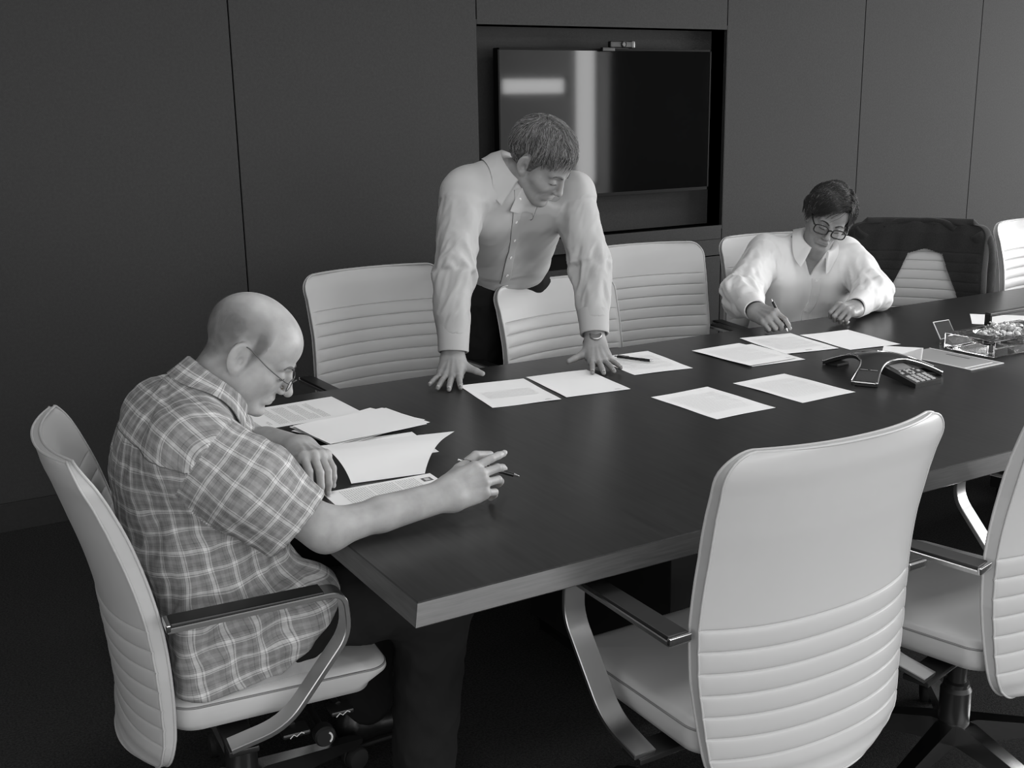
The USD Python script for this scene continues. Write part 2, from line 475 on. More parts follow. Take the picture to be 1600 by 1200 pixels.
def backrest_mesh(recline=0.0):
    z = back_rows(); nu = 41
    u = np.sin(np.linspace(-1, 1, nu) * math.pi / 2 * .98) / math.sin(math.pi / 2 * .98)
    U, Z = np.meshgrid(u, z)
    Fv = back_surface(U, Z, 1, 0, recline).reshape(-1, 3); Bv = back_surface(U, Z, -1, 0, recline).reshape(-1, 3)
    n, nv = nu, len(z)
    F = np.vstack([grid_faces(n, nv, flip=True), grid_faces(n, nv) + len(Fv)])
    loop = np.concatenate([np.arange(n), np.arange(1, nv) * n + n - 1, (nv - 1) * n + np.arange(n - 2, -1, -1), np.arange(nv - 2, 0, -1) * n])
    nl = np.roll(loop, -1)
    rim = np.stack([loop, nl, nl + len(Fv), loop + len(Fv)], 1)
    V = np.vstack([Fv, Bv])
    body = trimesh.Trimesh(V, np.vstack([F, quads(rim)]), process=False)
    body.fix_normals()
    pip = cat([tube(Fv[loop], .0032, 6, True), tube(Bv[loop], .0026, 6, True)])
    return body, pip


def rrect(hx, y0, y1, r, n=14):
    out = []
    for cx, cy, a0 in ((hx - r, y1 - r, 0), (-hx + r, y1 - r, 90), (-hx + r, y0 + r, 180), (hx - r, y0 + r, 270)):
        for a in np.radians(np.linspace(a0, a0 + 90, n)):
            out.append((cx + r * math.cos(a), cy + r * math.sin(a)))
    return np.array(out)


def seat_mesh():
    """waterfall cushion: rings from the underside up and over to the crown"""
    o = rrect(.250, -.175, .285, .06)
    c = np.array([0, .05])
    n = len(o)
    rows = []
    for s, z in ((.05, .386), (.80, .386), (.93, .388), (.975, .394), (1.0, .408), (1.005, .425), (1.0, .441), (.992, .444), (.99, .4485), (.965, .457), (.92, .460), (.80, .4625), (.6, .463), (.3, .462), (.04, .461)):
        p = c + (o - c) * s
        zz = np.full(n, z)
        fr = np.clip((p[:, 1] - .12) / .16, 0, 1) ** 2           # the front rolls down, the rear dips
        if z > .43:
            zz = zz - .012 * fr
        if z < .42:
            p = p.copy(); p[:, 1] -= .035 * np.clip((p[:, 1] - .15) / .13, 0, 1)
        rows.append(np.column_stack([p, zz]))
    V = np.vstack(rows)
    F = grid_faces(n, len(rows), True)
    m = trimesh.Trimesh(np.vstack([V, [[0, .05, .386], [0, .05, .461]]]), np.vstack([F, [[len(V), (k + 1) % n, k] for k in range(n)], [[len(V) + 1, len(V) - n + k, len(V) - n + (k + 1) % n] for k in range(n)]]), process=False)
    seam = tube(rows[7] * [1, 1, 1] + [0, 0, .0005], .0028, 6, True)
    return m, seam


def arm_parts(sx):
    """one armrest: a flat bar bent round from the pad down to the seat frame"""
    pth = filleted([(-.172, .655), (.166, .662), (.172, .572), (.036, .402), (-.075, .380)], [0, .032, .035, .05, 0], 7)
    w, th = .050, .011
    P = np.column_stack([np.zeros(len(pth)), pth])
    t = np.gradient(P, axis=0); t /= np.linalg.norm(t, axis=1, keepdims=True)
    nrm = np.cross(np.array([1.0, 0, 0]), t)
    xo = .332
    rows = []
    for dx, dn in ((0, -1), (0, 1), (-1, 1), (-1, -1)):
        rows.append(P + nrm * (dn * th / 2) + np.array([xo + dx * w, 0, 0]))
    b = .0018
    sec = [(0, -1 + .3), (0, 1 - .3), (-b / w, 1), (-1 + b / w, 1), (-1, 1 - .3), (-1, -1 + .3), (-1 + b / w, -1), (-b / w, -1)]
    V = np.stack([P + nrm * (dn * th / 2) + np.array([xo + dx * w, 0, 0]) for dx, dn in sec], 1)
    n = len(sec)
    F = grid_faces(n, len(P), True)
    V = V.reshape(-1, 3)
    caps = [[0, k + 1, k] for k in range(1, n - 1)] + [[(len(P) - 1) * n, (len(P) - 1) * n + k, (len(P) - 1) * n + k + 1] for k in range(1, n - 1)]
    bar = trimesh.Trimesh(V, np.vstack([F, caps]), process=False)
    brk = box((.06, -.080, .362), (.322, -.020, .375), .003)
    pad = box((xo - w + .002, -.166, .6575), (xo - .002, .125, .6690), .003)
    pad.vertices[:, 2] += np.where(pad.vertices[:, 1] > 0, .003, 0)
    rim = box((xo - w - .0005, -.175, .652), (xo + .0005, -.165, .6675), .003)
    if sx < 0:
        for m in (bar, pad, rim, brk):
            m.vertices[:, 0] *= -1; m.invert()
    for m in (bar, pad, rim, brk):
        m.fix_normals()
    return bar, pad, rim, brk


CHAIR_MESH = {}


def make_chair(label, loc, rotz, recline=0.0, group=None, lower=0.0, drop=0.0):
    t = thing('office_chair', label, 'chair', loc, rotz, group)
    if 'seat' not in CHAIR_MESH:
        CHAIR_MESH['seat'] = seat_mesh()
    body, pip = backrest_mesh(recline)
    if drop or lower:
        body, pip = moved(body, (0, 0, -drop - lower)), moved(pip, (0, 0, -drop - lower))
    dn = lambda m: moved(m, (0, 0, -lower)) if lower else m
    b = obj('backrest', body, 'leather', t, smooth=55)
    obj('piping', pip, 'leather', b, smooth=True)
    s = obj('seat', dn(CHAIR_MESH['seat'][0]), 'leather', t, smooth=50)
    obj('seam', dn(CHAIR_MESH['seat'][1]), 'leather_seam', s, smooth=True)
    for sx in (-1, 1):
        bar, pad, rim, brk = arm_parts(sx)
        a = obj('armrest', dn(bar), 'satin_metal', t, smooth=40)
        obj('bracket', dn(brk), 'black_plastic', a)
        obj('arm_pad', dn(pad), 'black_plastic', a)
        obj('end_cap', dn(rim), 'chrome', a)
    obj('seat_plate', dn(cat([box((-.12, -.12, .335), (.12, .16, .384), .008), box((-.20, -.13, .372), (.20, .20, .387), .004), box((-.05, -.215, .36), (.05, -.05, .380), .004), box((-.05, -.222, .36), (.05, -.195, .52), .006)])), 'black_plastic', t)
    col = obj('gas_column', lathe([(.036, .075), (.036, .205 - lower), (.030, .215 - lower), (.030, .225 - lower), (.022, .228 - lower), (.022, .335 - lower)], 28), 'black_plastic', t)
    knob = moved(lathe([(.020, 0), (.023, .004), (.023, .026), (.019, .032), (0, .032)], 28), (.205, .135, .302), rot((0, 1, 0), math.pi / 2))
    k = obj('tension_knob', dn(cat([knob, cyl((.05, .135, .315), (.21, .135, .302), .008)])), 'black_plastic', t)
    arc = [(.2375, .135 + .013 * math.cos(a), .302 + .013 * math.sin(a)) for a in np.linspace(-.9, 1.0, 12)]
    obj('mark', dn(tube(arc, .0022, 6)), 'white_print', k)
    lv = obj('lever', dn(cat([cyl((.05, .06, .345), (.20, .075, .330), .006), box((.19, .045, .318), (.235, .105, .330), .005)])), 'black_plastic', t)
    zig = [(.2358, .06, .320), (.2358, .068, .327), (.2358, .074, .322), (.2358, .084, .329), (.2358, .090, .325)]
    obj('mark', dn(tube(zig, .0012, 5)), 'white_print', lv)
    lv2 = obj('lever', dn(cat([cyl((.05, .16, .36), (.20, .175, .352), .006), box((.19, .15, .343), (.235, .20, .354), .004)])), 'black_plastic', t)
    obj('mark', dn(tube([p + np.array([0, .10, .023]) for p in np.array(zig)], .0012, 5)), 'white_print', lv2)
    for k in range(5):
        a = math.radians(90 + 72 * k + 18)
        R = rot((0, 0, 1), a)
        w0, w1 = .021, .015
        V = np.array([(.028, -w0, .125), (.028, w0, .125), (.028, w0, .070), (.028, -w0, .070), (.30, -w1, .082), (.30, w1, .082), (.30, w1, .060), (.30, -w1, .060), (.325, -w1 * .6, .074), (.325, w1 * .6, .074), (.325, w1 * .6, .062), (.325, -w1 * .6, .062), (.05, -w0, .128), (.05, w0, .128)])
        leg = trimesh.Trimesh(V).convex_hull
        leg = moved(leg, (0, 0, 0), R)
        obj('base_leg', leg, 'chrome', t, smooth=20)
        wheel = lathe([(.010, -.024), (.026, -.022), (.029, -.016), (.029, -.004), (.020, -.002), (.020, .002), (.029, .004), (.029, .016), (.026, .022), (.010, .024)], 20)
        cs = cat([moved(wheel, (.305, 0, .029), rot((1, 0, 0), math.pi / 2) @ rot((0, 1, 0), 0)), cyl((.305, 0, .03), (.305, 0, .062), .007), box((.285, -.012, .028), (.325, .012, .05), .006)])
        obj('caster', moved(cs, (0, 0, 0), R), 'black_rubber', t)
    return t


JACKET_AT = ((3.365, 1.79, 0), 128)
CH_GROUP = 'white leather office chairs round the table'


def build_chairs():
    g = make_chair('empty white leather office chair in the near foreground, seen from behind', (0.707, -0.060, 0), 0.0, 0, CH_GROUP)
    make_chair('white leather office chair holding the bald man in the plaid shirt', (-0.165, 0.615, 0), math.radians(-95), math.radians(5.5), CH_GROUP, drop=.032)
    copy_thing(g, (1.375, -0.080, 0), math.radians(13), 'white leather office chair cut off by the right edge of the photo', CH_GROUP)
    make_chair('low empty white leather office chair under the standing man\'s left arm', (1.485, 1.61, 0), math.radians(184), 0, CH_GROUP, lower=.065)
    far = [((0.860, 1.87, 0), 181, 'empty white leather office chair left of the standing man'),
           ((2.015, 1.83, 0), 172, 'empty white leather office chair between the standing man and the man in the white shirt'),
           ((2.672, 1.785, 0), 168, 'white leather office chair on which the man in the white shirt sits'),
           (tuple(JACKET_AT[0]), JACKET_AT[1], 'white leather office chair with a dark jacket hung over its back'),
           ((4.07, 1.48, 0), 178, 'white leather office chair at the far right, beyond the chair with the jacket')]
    for loc, a, lb in far:
        copy_thing(g, loc, math.radians(a), lb, CH_GROUP)


# ------------------------------------------------------------------ things on the table
mat('paper', 0.88, 0.75, spec=0.3)
mat('print_grey', 0.56, 0.8)
mat('print_dark', 0.12, 0.8)
mat('print_light', 0.82, 0.8)
mat('folder_grey', 0.34, 0.6)
mat('phone_shell', 0.020, 0.30, spec=0.5)
mat('phone_fabric', 0.030, 0.6, bump=0.6, bscale=900)
mat('lcd', 0.20, 0.25)
mat('key_grey', 0.42, 0.45)
mat('wrapper', 0.72, 0.2, spec=0.8, var=0.5, scale=60)
mat('wrapper_dark', 0.32, 0.22, spec=0.8, var=0.6, scale=70)
mat('wrapper_foil', 0.75, 0.25, metal=0.8)
mat('pen_black', 0.010, 0.25)
mat('jacket_cloth', 0.020, 0.9, spec=0.15, var=0.25, scale=200, bump=0.4, bscale=900, extra={'sheen_weight': 0.15})
MAT['clear_glass'] = usdkit.material(stage, '/World/Looks/clear_glass', {'p': ('principled_bsdf', {'base_color': (.42, .42, .42), 'roughness': 0.03, 'transmission_weight': 1.0, 'ior': 1.46})}, [], surface='p.BSDF')
MAT['lens_glass'] = usdkit.material(stage, '/World/Looks/lens_glass', {'t': ('transparent_bsdf', {'color': (.93, .93, .93)}), 'g': ('glossy_bsdf', {'color': (1, 1, 1), 'roughness': 0.03}), 'f': ('fresnel', {'IOR': 1.45}), 'm': ('mix_closure', {})},
                                    [('t.BSDF', 'm.closure1'), ('g.BSDF', 'm.closure2'), ('f.fac', 'm.fac')], surface='m.closure')

SW, SH = 0.217, 0.290


def sheet_mesh(w, h, curl, rng, nu=15, nv=19, lift=0.0):
    """one sheet of paper, lightly wavy at its edges"""
    u = np.linspace(-.5, .5, nu); v = np.linspace(-.5, .5, nv)
    U, V = np.meshgrid(u, v)
    ph = rng.uniform(0, 6.28, 4)
    edge = np.maximum(np.abs(U), np.abs(V)) * 2
    z = curl * edge ** 4 * (0.45 + 0.35 * np.sin(5 * U + ph[0]) * np.cos(4 * V + ph[1]) + 0.2 * np.sin(9 * V + ph[2])) + lift
    top = np.stack([U * w, V * h, z + .0005], -1).reshape(-1, 3); bot = top - [0, 0, .00045]
    n = len(top)
    loop = np.concatenate([np.arange(nu), np.arange(1, nv) * nu + nu - 1, (nv - 1) * nu + np.arange(nu - 2, -1, -1), np.arange(nv - 2, 0, -1) * nu])
    nl = np.roll(loop, -1)
    F = np.vstack([grid_faces(nu, nv), grid_faces(nu, nv, flip=True) + n, quads(np.stack([nl, loop, loop + n, nl + n], 1))])
    return trimesh.Trimesh(np.vstack([top, bot]), F, process=False), lambda x, y: curl * (np.maximum(abs(x / w), abs(y / h)) * 2) ** 4 * (0.45 + 0.35 * np.sin(5 * x / w + ph[0]) * np.cos(4 * y / h + ph[1]) + 0.2 * np.sin(9 * y / h + ph[2])) + lift


def words(lines, w, h, zf, rng, lh=.0022):
    """rows of printed words: lines = (y, x0, x1) in metres on the sheet"""
    V, F = [], []
    for y, x0, x1 in lines:
        x = x0
        while x < x1 - .004:
            l = min(rng.uniform(.006, .022), x1 - x)
            z = max(zf(x, y), zf(x + l, y)) + .0009
            k = len(V)
            V += [(x, y - lh / 2, z), (x + l, y - lh / 2, z), (x + l, y + lh / 2, z), (x, y + lh / 2, z)]
            F.append([k, k + 1, k + 2, k + 3])
            x += l + .0025
    return trimesh.Trimesh(V, quads(F), process=False)


def sheet(name, label, cx, cy, ang, z=TZ, w=SW, h=SH, text=None, seed=0, curl=0.0022, group=None, marks=(), ink='print_light', parent_cat='paper'):
    rng = np.random.default_rng(100 + seed)
    t = thing(name, label, parent_cat, (cx, cy, z), math.radians(ang), group)
    m, zf = sheet_mesh(w, h, curl, rng)
    obj('page', m, 'paper', t, smooth=60)
    lines = []
    if text == 'letter':
        y = .09
        lines.append((.118, -.08, -.05)); lines.append((.112, -.08, -.035))
        for para in (5, 7, 6, 4):
            for k in range(para):
                lines.append((y, -.085, .085 if k < para - 1 else rng.uniform(-.04, .05))); y -= .0062
            y -= .006
    elif text == 'block':
        y = .03
        for k in range(14):
            lines.append((y, -.08, .08)); y -= .006
    elif text == 'faint':
        y = .10
        for k in range(28):
            lines.append((y, -.085, .085 if (k % 7) else .02)); y -= .0068
    if lines:
        obj('printed_text', words(lines, w, h, zf, rng), ink, t, smooth=False)
    for (x, y, mw, mh, mm) in marks:
        zz = zf(x, y) + .0011
        V = [(x - mw / 2, y - mh / 2, zz), (x + mw / 2, y - mh / 2, zz), (x + mw / 2, y + mh / 2, zz), (x - mw / 2, y + mh / 2, zz)]
        obj('printed_mark', trimesh.Trimesh(V, quads([[0, 1, 2, 3]]), process=False), mm, t, smooth=False)
    return t


def build_papers():
    foot = [(.075, -.128, .022, .0025, 'print_grey'), (.075, -.121, .016, .0025, 'print_grey')]
    sheet('paper_sheet', 'white sheet with a pale grey text block, beside the standing man\'s right hand', .882, 1.186, -8.5, text='block', seed=1, marks=foot)
    sheet('paper_sheet', 'nearly blank white sheet between the standing man\'s hands', 1.118, 1.17, -6.8, seed=2, marks=foot)
    sheet('paper_sheet', 'white sheet under the black pen and the standing man\'s left hand', 1.452, 1.283, -7, text='faint', seed=3)
    sheet('paper_sheet', 'white sheet lying alone nearest the foreground chair', 1.31, .758, .8, text='faint', seed=4)
    sheet('paper_sheet', 'white sheet just left of the conference phone', 1.623, .755, 1.2, text='faint', seed=5)
    sheet('paper_sheet', 'lower white sheet of the overlapping pair left of the phone', 1.832, 1.165, -5, seed=6)
    sheet('paper_sheet', 'upper white sheet of the overlapping pair left of the phone', 1.808, 1.178, .5, z=TZ + .0035, text='faint', seed=16, marks=[(.08, -.125, .02, .003, 'print_grey')])
    sheet('paper_sheet', 'white sheet with a small dark stamp, in front of the man in white', 2.062, 1.232, -9.5, text='faint', seed=7, z=TZ + .0012, marks=[(.0, -.122, .026, .008, 'print_grey'), (.07, -.118, .016, .003, 'print_grey')])
    sheet('paper_sheet', 'plain white sheet in front of the left hand of the man in white', 2.288, 1.159, -8.6, seed=8)
    # the bald man's papers
    sheet('paper_sheet', 'white letter with printed paragraphs below the bald man\'s chin', .272, 1.325, 92, w=.225, h=.296, text='letter', seed=9, ink='print_grey', marks=[(.07, .125, .012, .008, 'print_grey')], curl=.001)
    st = [(.37, 1.095, 102, 0), (.355, 1.09, 110, 1), (.345, 1.085, 97, 2), (.352, 1.075, 100, 3), (.348, 1.068, 96, 4)]
    for k, (x, y, a, q) in enumerate(st):
        sheet('loose_sheet', ['bottom', 'second lowest', 'middle', 'second from the top', 'topmost'][k] + ' white sheet of the fanned stack beside the bald man\'s document', x, y, a, z=TZ + .0012 + .0026 * k, seed=20 + k, curl=.0026, group='fanned stack of sheets')
    sheet('paper_sheet', 'white sheet corner showing behind the curled page of the document', .335, .88, 84, seed=30, curl=.001, w=.2, h=.22)
    # the document he is about to sign: a text page and the page curled back above it
    d = sheet('document', 'stapled printed document with its top page curled back beside the bald man', .200, .520, -92, w=.225, h=.268, seed=31, curl=.0008)
    rng = np.random.default_rng(5)
    ls = []
    y = .085
    for para in (9, 11, 12):
        for k in range(para):
            ls.append((y, -.1, .1 if k < para - 1 else .02)); y -= .0056
        y -= .004
    obj('printed_text', words(ls, .225, .268, lambda x, y: .0, rng, .0019), 'print_grey', d, smooth=False)
    obj('printed_mark', box((-.088, .098, .0008), (-.064, .122, .0012)), 'print_dark', d)
    obj('printed_mark', box((-.084, .104, .0012), (-.068, .116, .0014)), 'print_grey', d)
    # curled page: a ruled sheet from its crease on the page up to its free edge, in the document's frame
    loc = np.array([.200, .520, TZ]); R = rot((0, 0, 1), math.radians(92))
    cre = np.array([(.150, .655, TZ + .003), (.325, .628, TZ + .003)])
    top = np.array([(.150, .870, TZ + .048), (.462, .735, TZ + .058)])
    rows = []
    for s in np.linspace(0, 1, 22):
        up = math.sin(min(1, s * 1.25) * math.pi / 2) ** 1.15; go = .25 * s + .75 * s ** 1.9
        a = cre[0] * (1 - go) + top[0] * go; b = cre[1] * (1 - go) + top[1] * go
        a[2] = cre[0, 2] + (top[0, 2] - cre[0, 2]) * up; b[2] = cre[1, 2] + (top[1, 2] - cre[1, 2]) * up
        if s > .75:
            a[2] -= .010 * (s - .75) / .25
        rows.append(np.linspace(a, b, 16))
    V = np.array(rows).reshape(-1, 3)
    V = (V - loc) @ R.T
    n = len(V)
    F = np.vstack([grid_faces(16, 22, flip=True), grid_faces(16, 22) + n])
    obj('curled_page', trimesh.Trimesh(np.vstack([V, V - [0, 0, .0004]]), F, process=False), 'paper', d, smooth=True)
    # papers at the phone: a white envelope and a grey folder
    e = thing('envelope', 'small white envelope tucked behind the conference phone', 'envelope', (2.232, .872, TZ + .0065), math.atan2(-.146, -.184))
    m, zf = sheet_mesh(.235, .13, .0006, np.random.default_rng(3))
    obj('envelope_body', m, 'paper', e)
    obj('flap', trimesh.Trimesh([(-.115, .062, .0012), (.115, .062, .0012), (0, .005, .0016)], [[0, 2, 1], [0, 1, 2]], process=False), 'paper', e, smooth=False)
    f = thing('folder', 'grey card folder with a pale rim lying before the candy dish', 'folder', (2.318, .748, TZ), math.radians(1.5))
    obj('cover', box((-.084, -.144, 0), (.084, .144, .003), .001), 'folder_grey', f)
    obj('rim', cat([box((-.084, -.144, .003), (.084, -.139, .0036)), box((-.084, -.139, .003), (-.079, .144, .0036)), box((.079, -.139, .003), (.084, .144, .0036)), box((-.078, -.120, .003), (.060, -.114, .0036))]), 'print_light', f)
    obj('slit', box((.045, -.04, .003), (.052, .05, .0037)), 'print_dark', f)


def pen_parts(t, length=.14, r=.0048):
    """ballpoint along +x with its tip at x = length/2"""
    L = length / 2
    R = rot((0, 1, 0), math.pi / 2)
    obj('barrel', moved(lathe([(r * .9, -L), (r, -L + .004), (r, .2 * L), (r * 1.12, .3 * L), (r * 1.05, L * .78)], 18), (0, 0, 0), R), 'pen_black', t)
    obj('tip', moved(lathe([(r * 1.0, L * .78), (r * .45, L * .95), (.0007, L)], 16), (0, 0, 0), R), 'chrome', t)
    obj('clip', box((-L + .002, -.0014, r * .9), (-L + .045, .0014, r * 1.5), .0006), 'chrome', t)
    obj('push_button', cyl((-L - .010, 0, 0), (-L, 0, 0), .0026), 'chrome', t)


def oriented(name, label, cat, p0, p1, upv=(0, 0, 1)):
    """an Xform at the middle of p0-p1 whose x axis runs along it"""
    p0, p1 = np.array(p0, float), np.array(p1, float)
    x = (p1 - p0) / np.linalg.norm(p1 - p0)
    z = np.array(upv, float); z -= x * (z @ x); z /= np.linalg.norm(z)
    y = np.cross(z, x)
    c = (p0 + p1) / 2
    t = UsdGeom.Xform.Define(stage, '/World/' + numbered('/World', name))
    t.AddTransformOp().Set(Gf.Matrix4d(*x, 0, *y, 0, *z, 0, *c, 1))
    return tag(t.GetPrim(), label, cat)


def build_phone():
    t = thing('conference_phone', 'black three-armed conference phone with silver trim, keypad and screen', 'conference phone', (1.972, .742, TZ), 0)
    # three arms: outline r(phi) of the star, height falling from the hub to the arm ends
    poly = []
    for a in (94, 210, 328):
        a = math.radians(a)
        d, n = np.array([math.cos(a), math.sin(a)]), np.array([-math.sin(a), math.cos(a)])
        prof = [(.045, -.052), (.075, -.037), (.11, -.033), (.15, -.035), (.186, -.0395), (.190, -.037), (.190, .037), (.186, .0395), (.15, .035), (.11, .033), (.075, .037), (.045, .052)]
        poly += [d * r + n * w for r, w in prof]
    poly = np.array(poly)
    pts = filleted(np.vstack([poly, poly[:1]]), .02, 4)[:-1]
    # dense outline
    seg = np.linalg.norm(np.diff(np.vstack([pts, pts[:1]]), axis=0), axis=1); s = np.concatenate([[0], np.cumsum(seg)])
    q = np.linspace(0, s[-1], 240, endpoint=False)
    P = np.column_stack([np.interp(q, s, np.append(pts[:, k], pts[0, k])) for k in (0, 1)])

    def zt(p):
        r = np.linalg.norm(p, axis=-1)
        k = np.clip(r / .19, 0, 1)
        return .066 - .054 * k ** 1.7

    rings = [P * k for k in (.04, .15, .3, .45, .6, .72, .82, .9, .96, 1.0)]
    V = np.vstack([np.column_stack([p, zt(p)]) for p in rings] + [np.column_stack([P, zt(P) - .010])] + [np.column_stack([p * 1.0, zt(p) - .011]) for p in rings[::-1][1:]])
    n = len(P); m = len(V) // n
    F = grid_faces(n, m, True)
    F = np.vstack([F, [[len(V), k, (k + 1) % n] for k in range(n)][::1]])
    V = np.vstack([V, [[0, 0, .066]]])
    shell = trimesh.Trimesh(V, F, process=False); shell.fix_normals()
    obj('shell', shell, 'phone_shell', t, smooth=40)
    obj('trim', tube(np.column_stack([P, zt(P) + .0006]), .0028, 8, True), 'chrome', t)
    for a in (94, 210, 328):
        a = math.radians(a)
        R = rot((0, 0, 1), a)
        obj('foot', moved(box((.135, -.03, 0), (.187, .03, .010), .003), (0, 0, 0), R), 'black_rubber', t)
        xs = np.linspace(.135, .183, 8)
        V = []
        for x in xs:
            for y in (-.029, .029):
                V.append((x, y, float(zt(np.array([x, y]))) + .0012))
        obj('speaker_grille', moved(trimesh.Trimesh(V, grid_faces(2, 8, flip=True), process=False), (0, 0, 0), R), 'phone_fabric', t)
        obj('indicator', moved(cat([box((.1295, -.026, .041), (.1305, -.004, .0425)), box((.1295, .004, .041), (.1305, .026, .0425))]), (0, 0, -.0025), R), 'key_grey', t)
    # console with screen and keys, sloping down to the caller between two arms
    K = UsdGeom.Xform.Define(stage, str(t.GetPath()) + '/console'); K = K.GetPrim()
    y0, y1, hw = -.195, -.035, .056
    z0, z1 = .013, .050
    sl = lambda y: z0 + (z1 - z0) * (y - y0) / (y1 - y0)
    V = [(-hw, y0, 0), (hw, y0, 0), (hw, y0, z0), (-hw, y0, z0), (-hw * .9, y1, .02), (hw * .9, y1, .02), (hw * .9, y1, z1), (-hw * .9, y1, z1)]
    obj('housing', trimesh.Trimesh(V).convex_hull, 'phone_shell', K, smooth=False)

    def plate(x0, x1, ya, yb, up, mt, nm):
        V = [(x0, ya, sl(ya) + up), (x1, ya, sl(ya) + up), (x1, yb, sl(yb) + up), (x0, yb, sl(yb) + up)]
        V += [(x, y, z - up - .0004) for x, y, z in V]
        obj(nm, trimesh.Trimesh(V).convex_hull, mt, K, smooth=False)
    plate(-.032, .032, -.105, -.065, .0012, 'lcd', 'screen')
    for r in range(4):
        for c in range(4):
            yk = -.148 - r * .0115
            plate(-.043 + c * .0235, -.043 + c * .0235 + .0155, yk - .0042, yk + .0036, .0022, 'key_grey', 'key')
    for a in range(8):
        x, y = .011 * math.cos(a * math.pi / 4), -.125 + .0105 * math.sin(a * math.pi / 4)
        plate(x - .0035, x + .0035, y - .003, y + .003, .002, 'key_grey', 'key')
    for x in (-.035, .035):
        plate(x - .006, x + .006, -.129, -.121, .002, 'key_grey', 'key')
    for x in (-.03, -.01, .01, .03):
        plate(x - .004, x + .004, -.113, -.109, .002, 'key_grey', 'key')


def build_dish():
    x0, y0, w, dpt, h = 2.44, .672, .40, .20, .058
    t = thing('candy_dish', 'clear glass block dish heaped with wrapped candies', 'dish', (x0 + w / 2, y0 + dpt / 2, TZ + .001))
    blk = box((-w / 2, -dpt / 2, 0), (w / 2, dpt / 2, h), .005, 3)
    outer = m3.Manifold(m3.Mesh(np.array(blk.vertices, np.float32), np.array(blk.faces, np.uint32)))
    ball = m3.Manifold.sphere(1.0, 64).scale((.135, .086, .046)).translate((-.01, 0, h + .002))
    cut = outer - ball
    mm = cut.to_mesh()
    obj('glass_block', trimesh.Trimesh(mm.vert_properties[:, :3], mm.tri_verts, process=False), 'clear_glass', t, smooth=35)
    rng = np.random.default_rng(11)
    # one candy: a pillow with two twisted wrapper ends
    variants = []
    for k in range(5):
        pr = [(.0012, -.017), (.0055, -.0165), (.0045, -.014), (.0018, -.0105), (.0065, -.0085), (.0085, -.004), (.0085, .004), (.0065, .0085), (.0018, .0105), (.0045, .014), (.0055, .0165), (.0012, .017)]
        m = lathe(pr, 12)
        v = np.array(m.vertices)
        v[:, 0] *= rng.uniform(.75, 1.1); v[:, 1] *= rng.uniform(.6, .95)
        ends = np.abs(v[:, 2]) > .0115
        v[ends, :2] += rng.normal(0, .0014, (ends.sum(), 2))
        v[ends, 0] *= 1.5; v[ends, 1] *= .5
        m.vertices = v
        variants.append(m)
    gl = 'wrapped candies in the clear dish'
    n = 0
    for layer, (cnt, sx, sy, z) in enumerate([(20, .105, .06, .026), (26, .118, .072, .044), (26, .108, .066, .060), (12, .065, .04, .073)]):
        for k in range(cnt):
            a = k * 2.39996 + layer; r = math.sqrt((k + .5) / cnt)
            p = np.array([x0 + w / 2 - .01 + sx * r * math.cos(a), y0 + dpt / 2 + sy * r * math.sin(a), TZ + z + rng.uniform(-.003, .003)])
            if layer == 0:
                p[2] += .016 * r ** 2
            c = thing('candy', 'small wrapped twist candy heaped in the clear glass dish', 'candy', p, 0, gl)
            R = rot((0, 0, 1), rng.uniform(0, 6.28)) @ rot((0, 1, 0), math.pi / 2 + rng.uniform(-.6, .6)) @ rot((0, 0, 1), rng.uniform(0, 6.28))
            obj('wrapped_sweet', moved(variants[n % 5], (0, 0, 0), R), ['wrapper', 'wrapper_foil', 'wrapper', 'wrapper_dark'][n % 4], c, smooth=40)
            n += 1
    # small clear stand behind the dish and the bent black strip over an envelope at its right
    s = oriented('acrylic_stand', 'small clear acrylic card stand leaning behind the candy dish', 'card stand', (2.475, .935, TZ + .045), (2.565, .935, TZ + .045), (0, -.9, .6))
    obj('plate', box((-.04, -.030, -.002), (.04, .035, .002), .001), 'clear_glass', s)
    obj('rim', cat([tube([(-.04, -.03, 0), (.04, -.03, 0), (.04, .035, 0), (-.04, .035, 0)], .0024, 6, True)]), 'print_light', s)
    obj('foot', cat([cyl((-.03, -.028, 0), (-.03, -.028 - .012, -.016), .003), cyl((.03, -.028, 0), (.03, -.04, -.016), .003)]), 'clear_glass', s)
    b = thing('tape_holder', 'black bent metal strip standing right of the candy heap', 'holder', (2.80, .93, TZ))
    obj('post', box((-.06, -.012, 0), (-.048, .012, .075), .002), 'pen_black', b)
    obj('arm', box((-.06, -.012, .070), (.16, .012, .084), .002), 'pen_black', b)
    obj('base', box((-.06, -.03, 0), (.16, .03, .006), .002), 'pen_black', b)
    sheet('paper_sheet', 'pale sheet behind the candy dish at the right edge of the photo', 3.06, 1.06, 40, seed=44)


def build_pens():
    p = oriented('pen', 'black ballpoint pen lying on the sheet by the standing man\'s left hand', 'pen', (1.418, 1.372, TZ + .0092), (1.415 + .062, 1.372 - .126, TZ + .0092), (0, 0, 1))
    pen_parts(p)


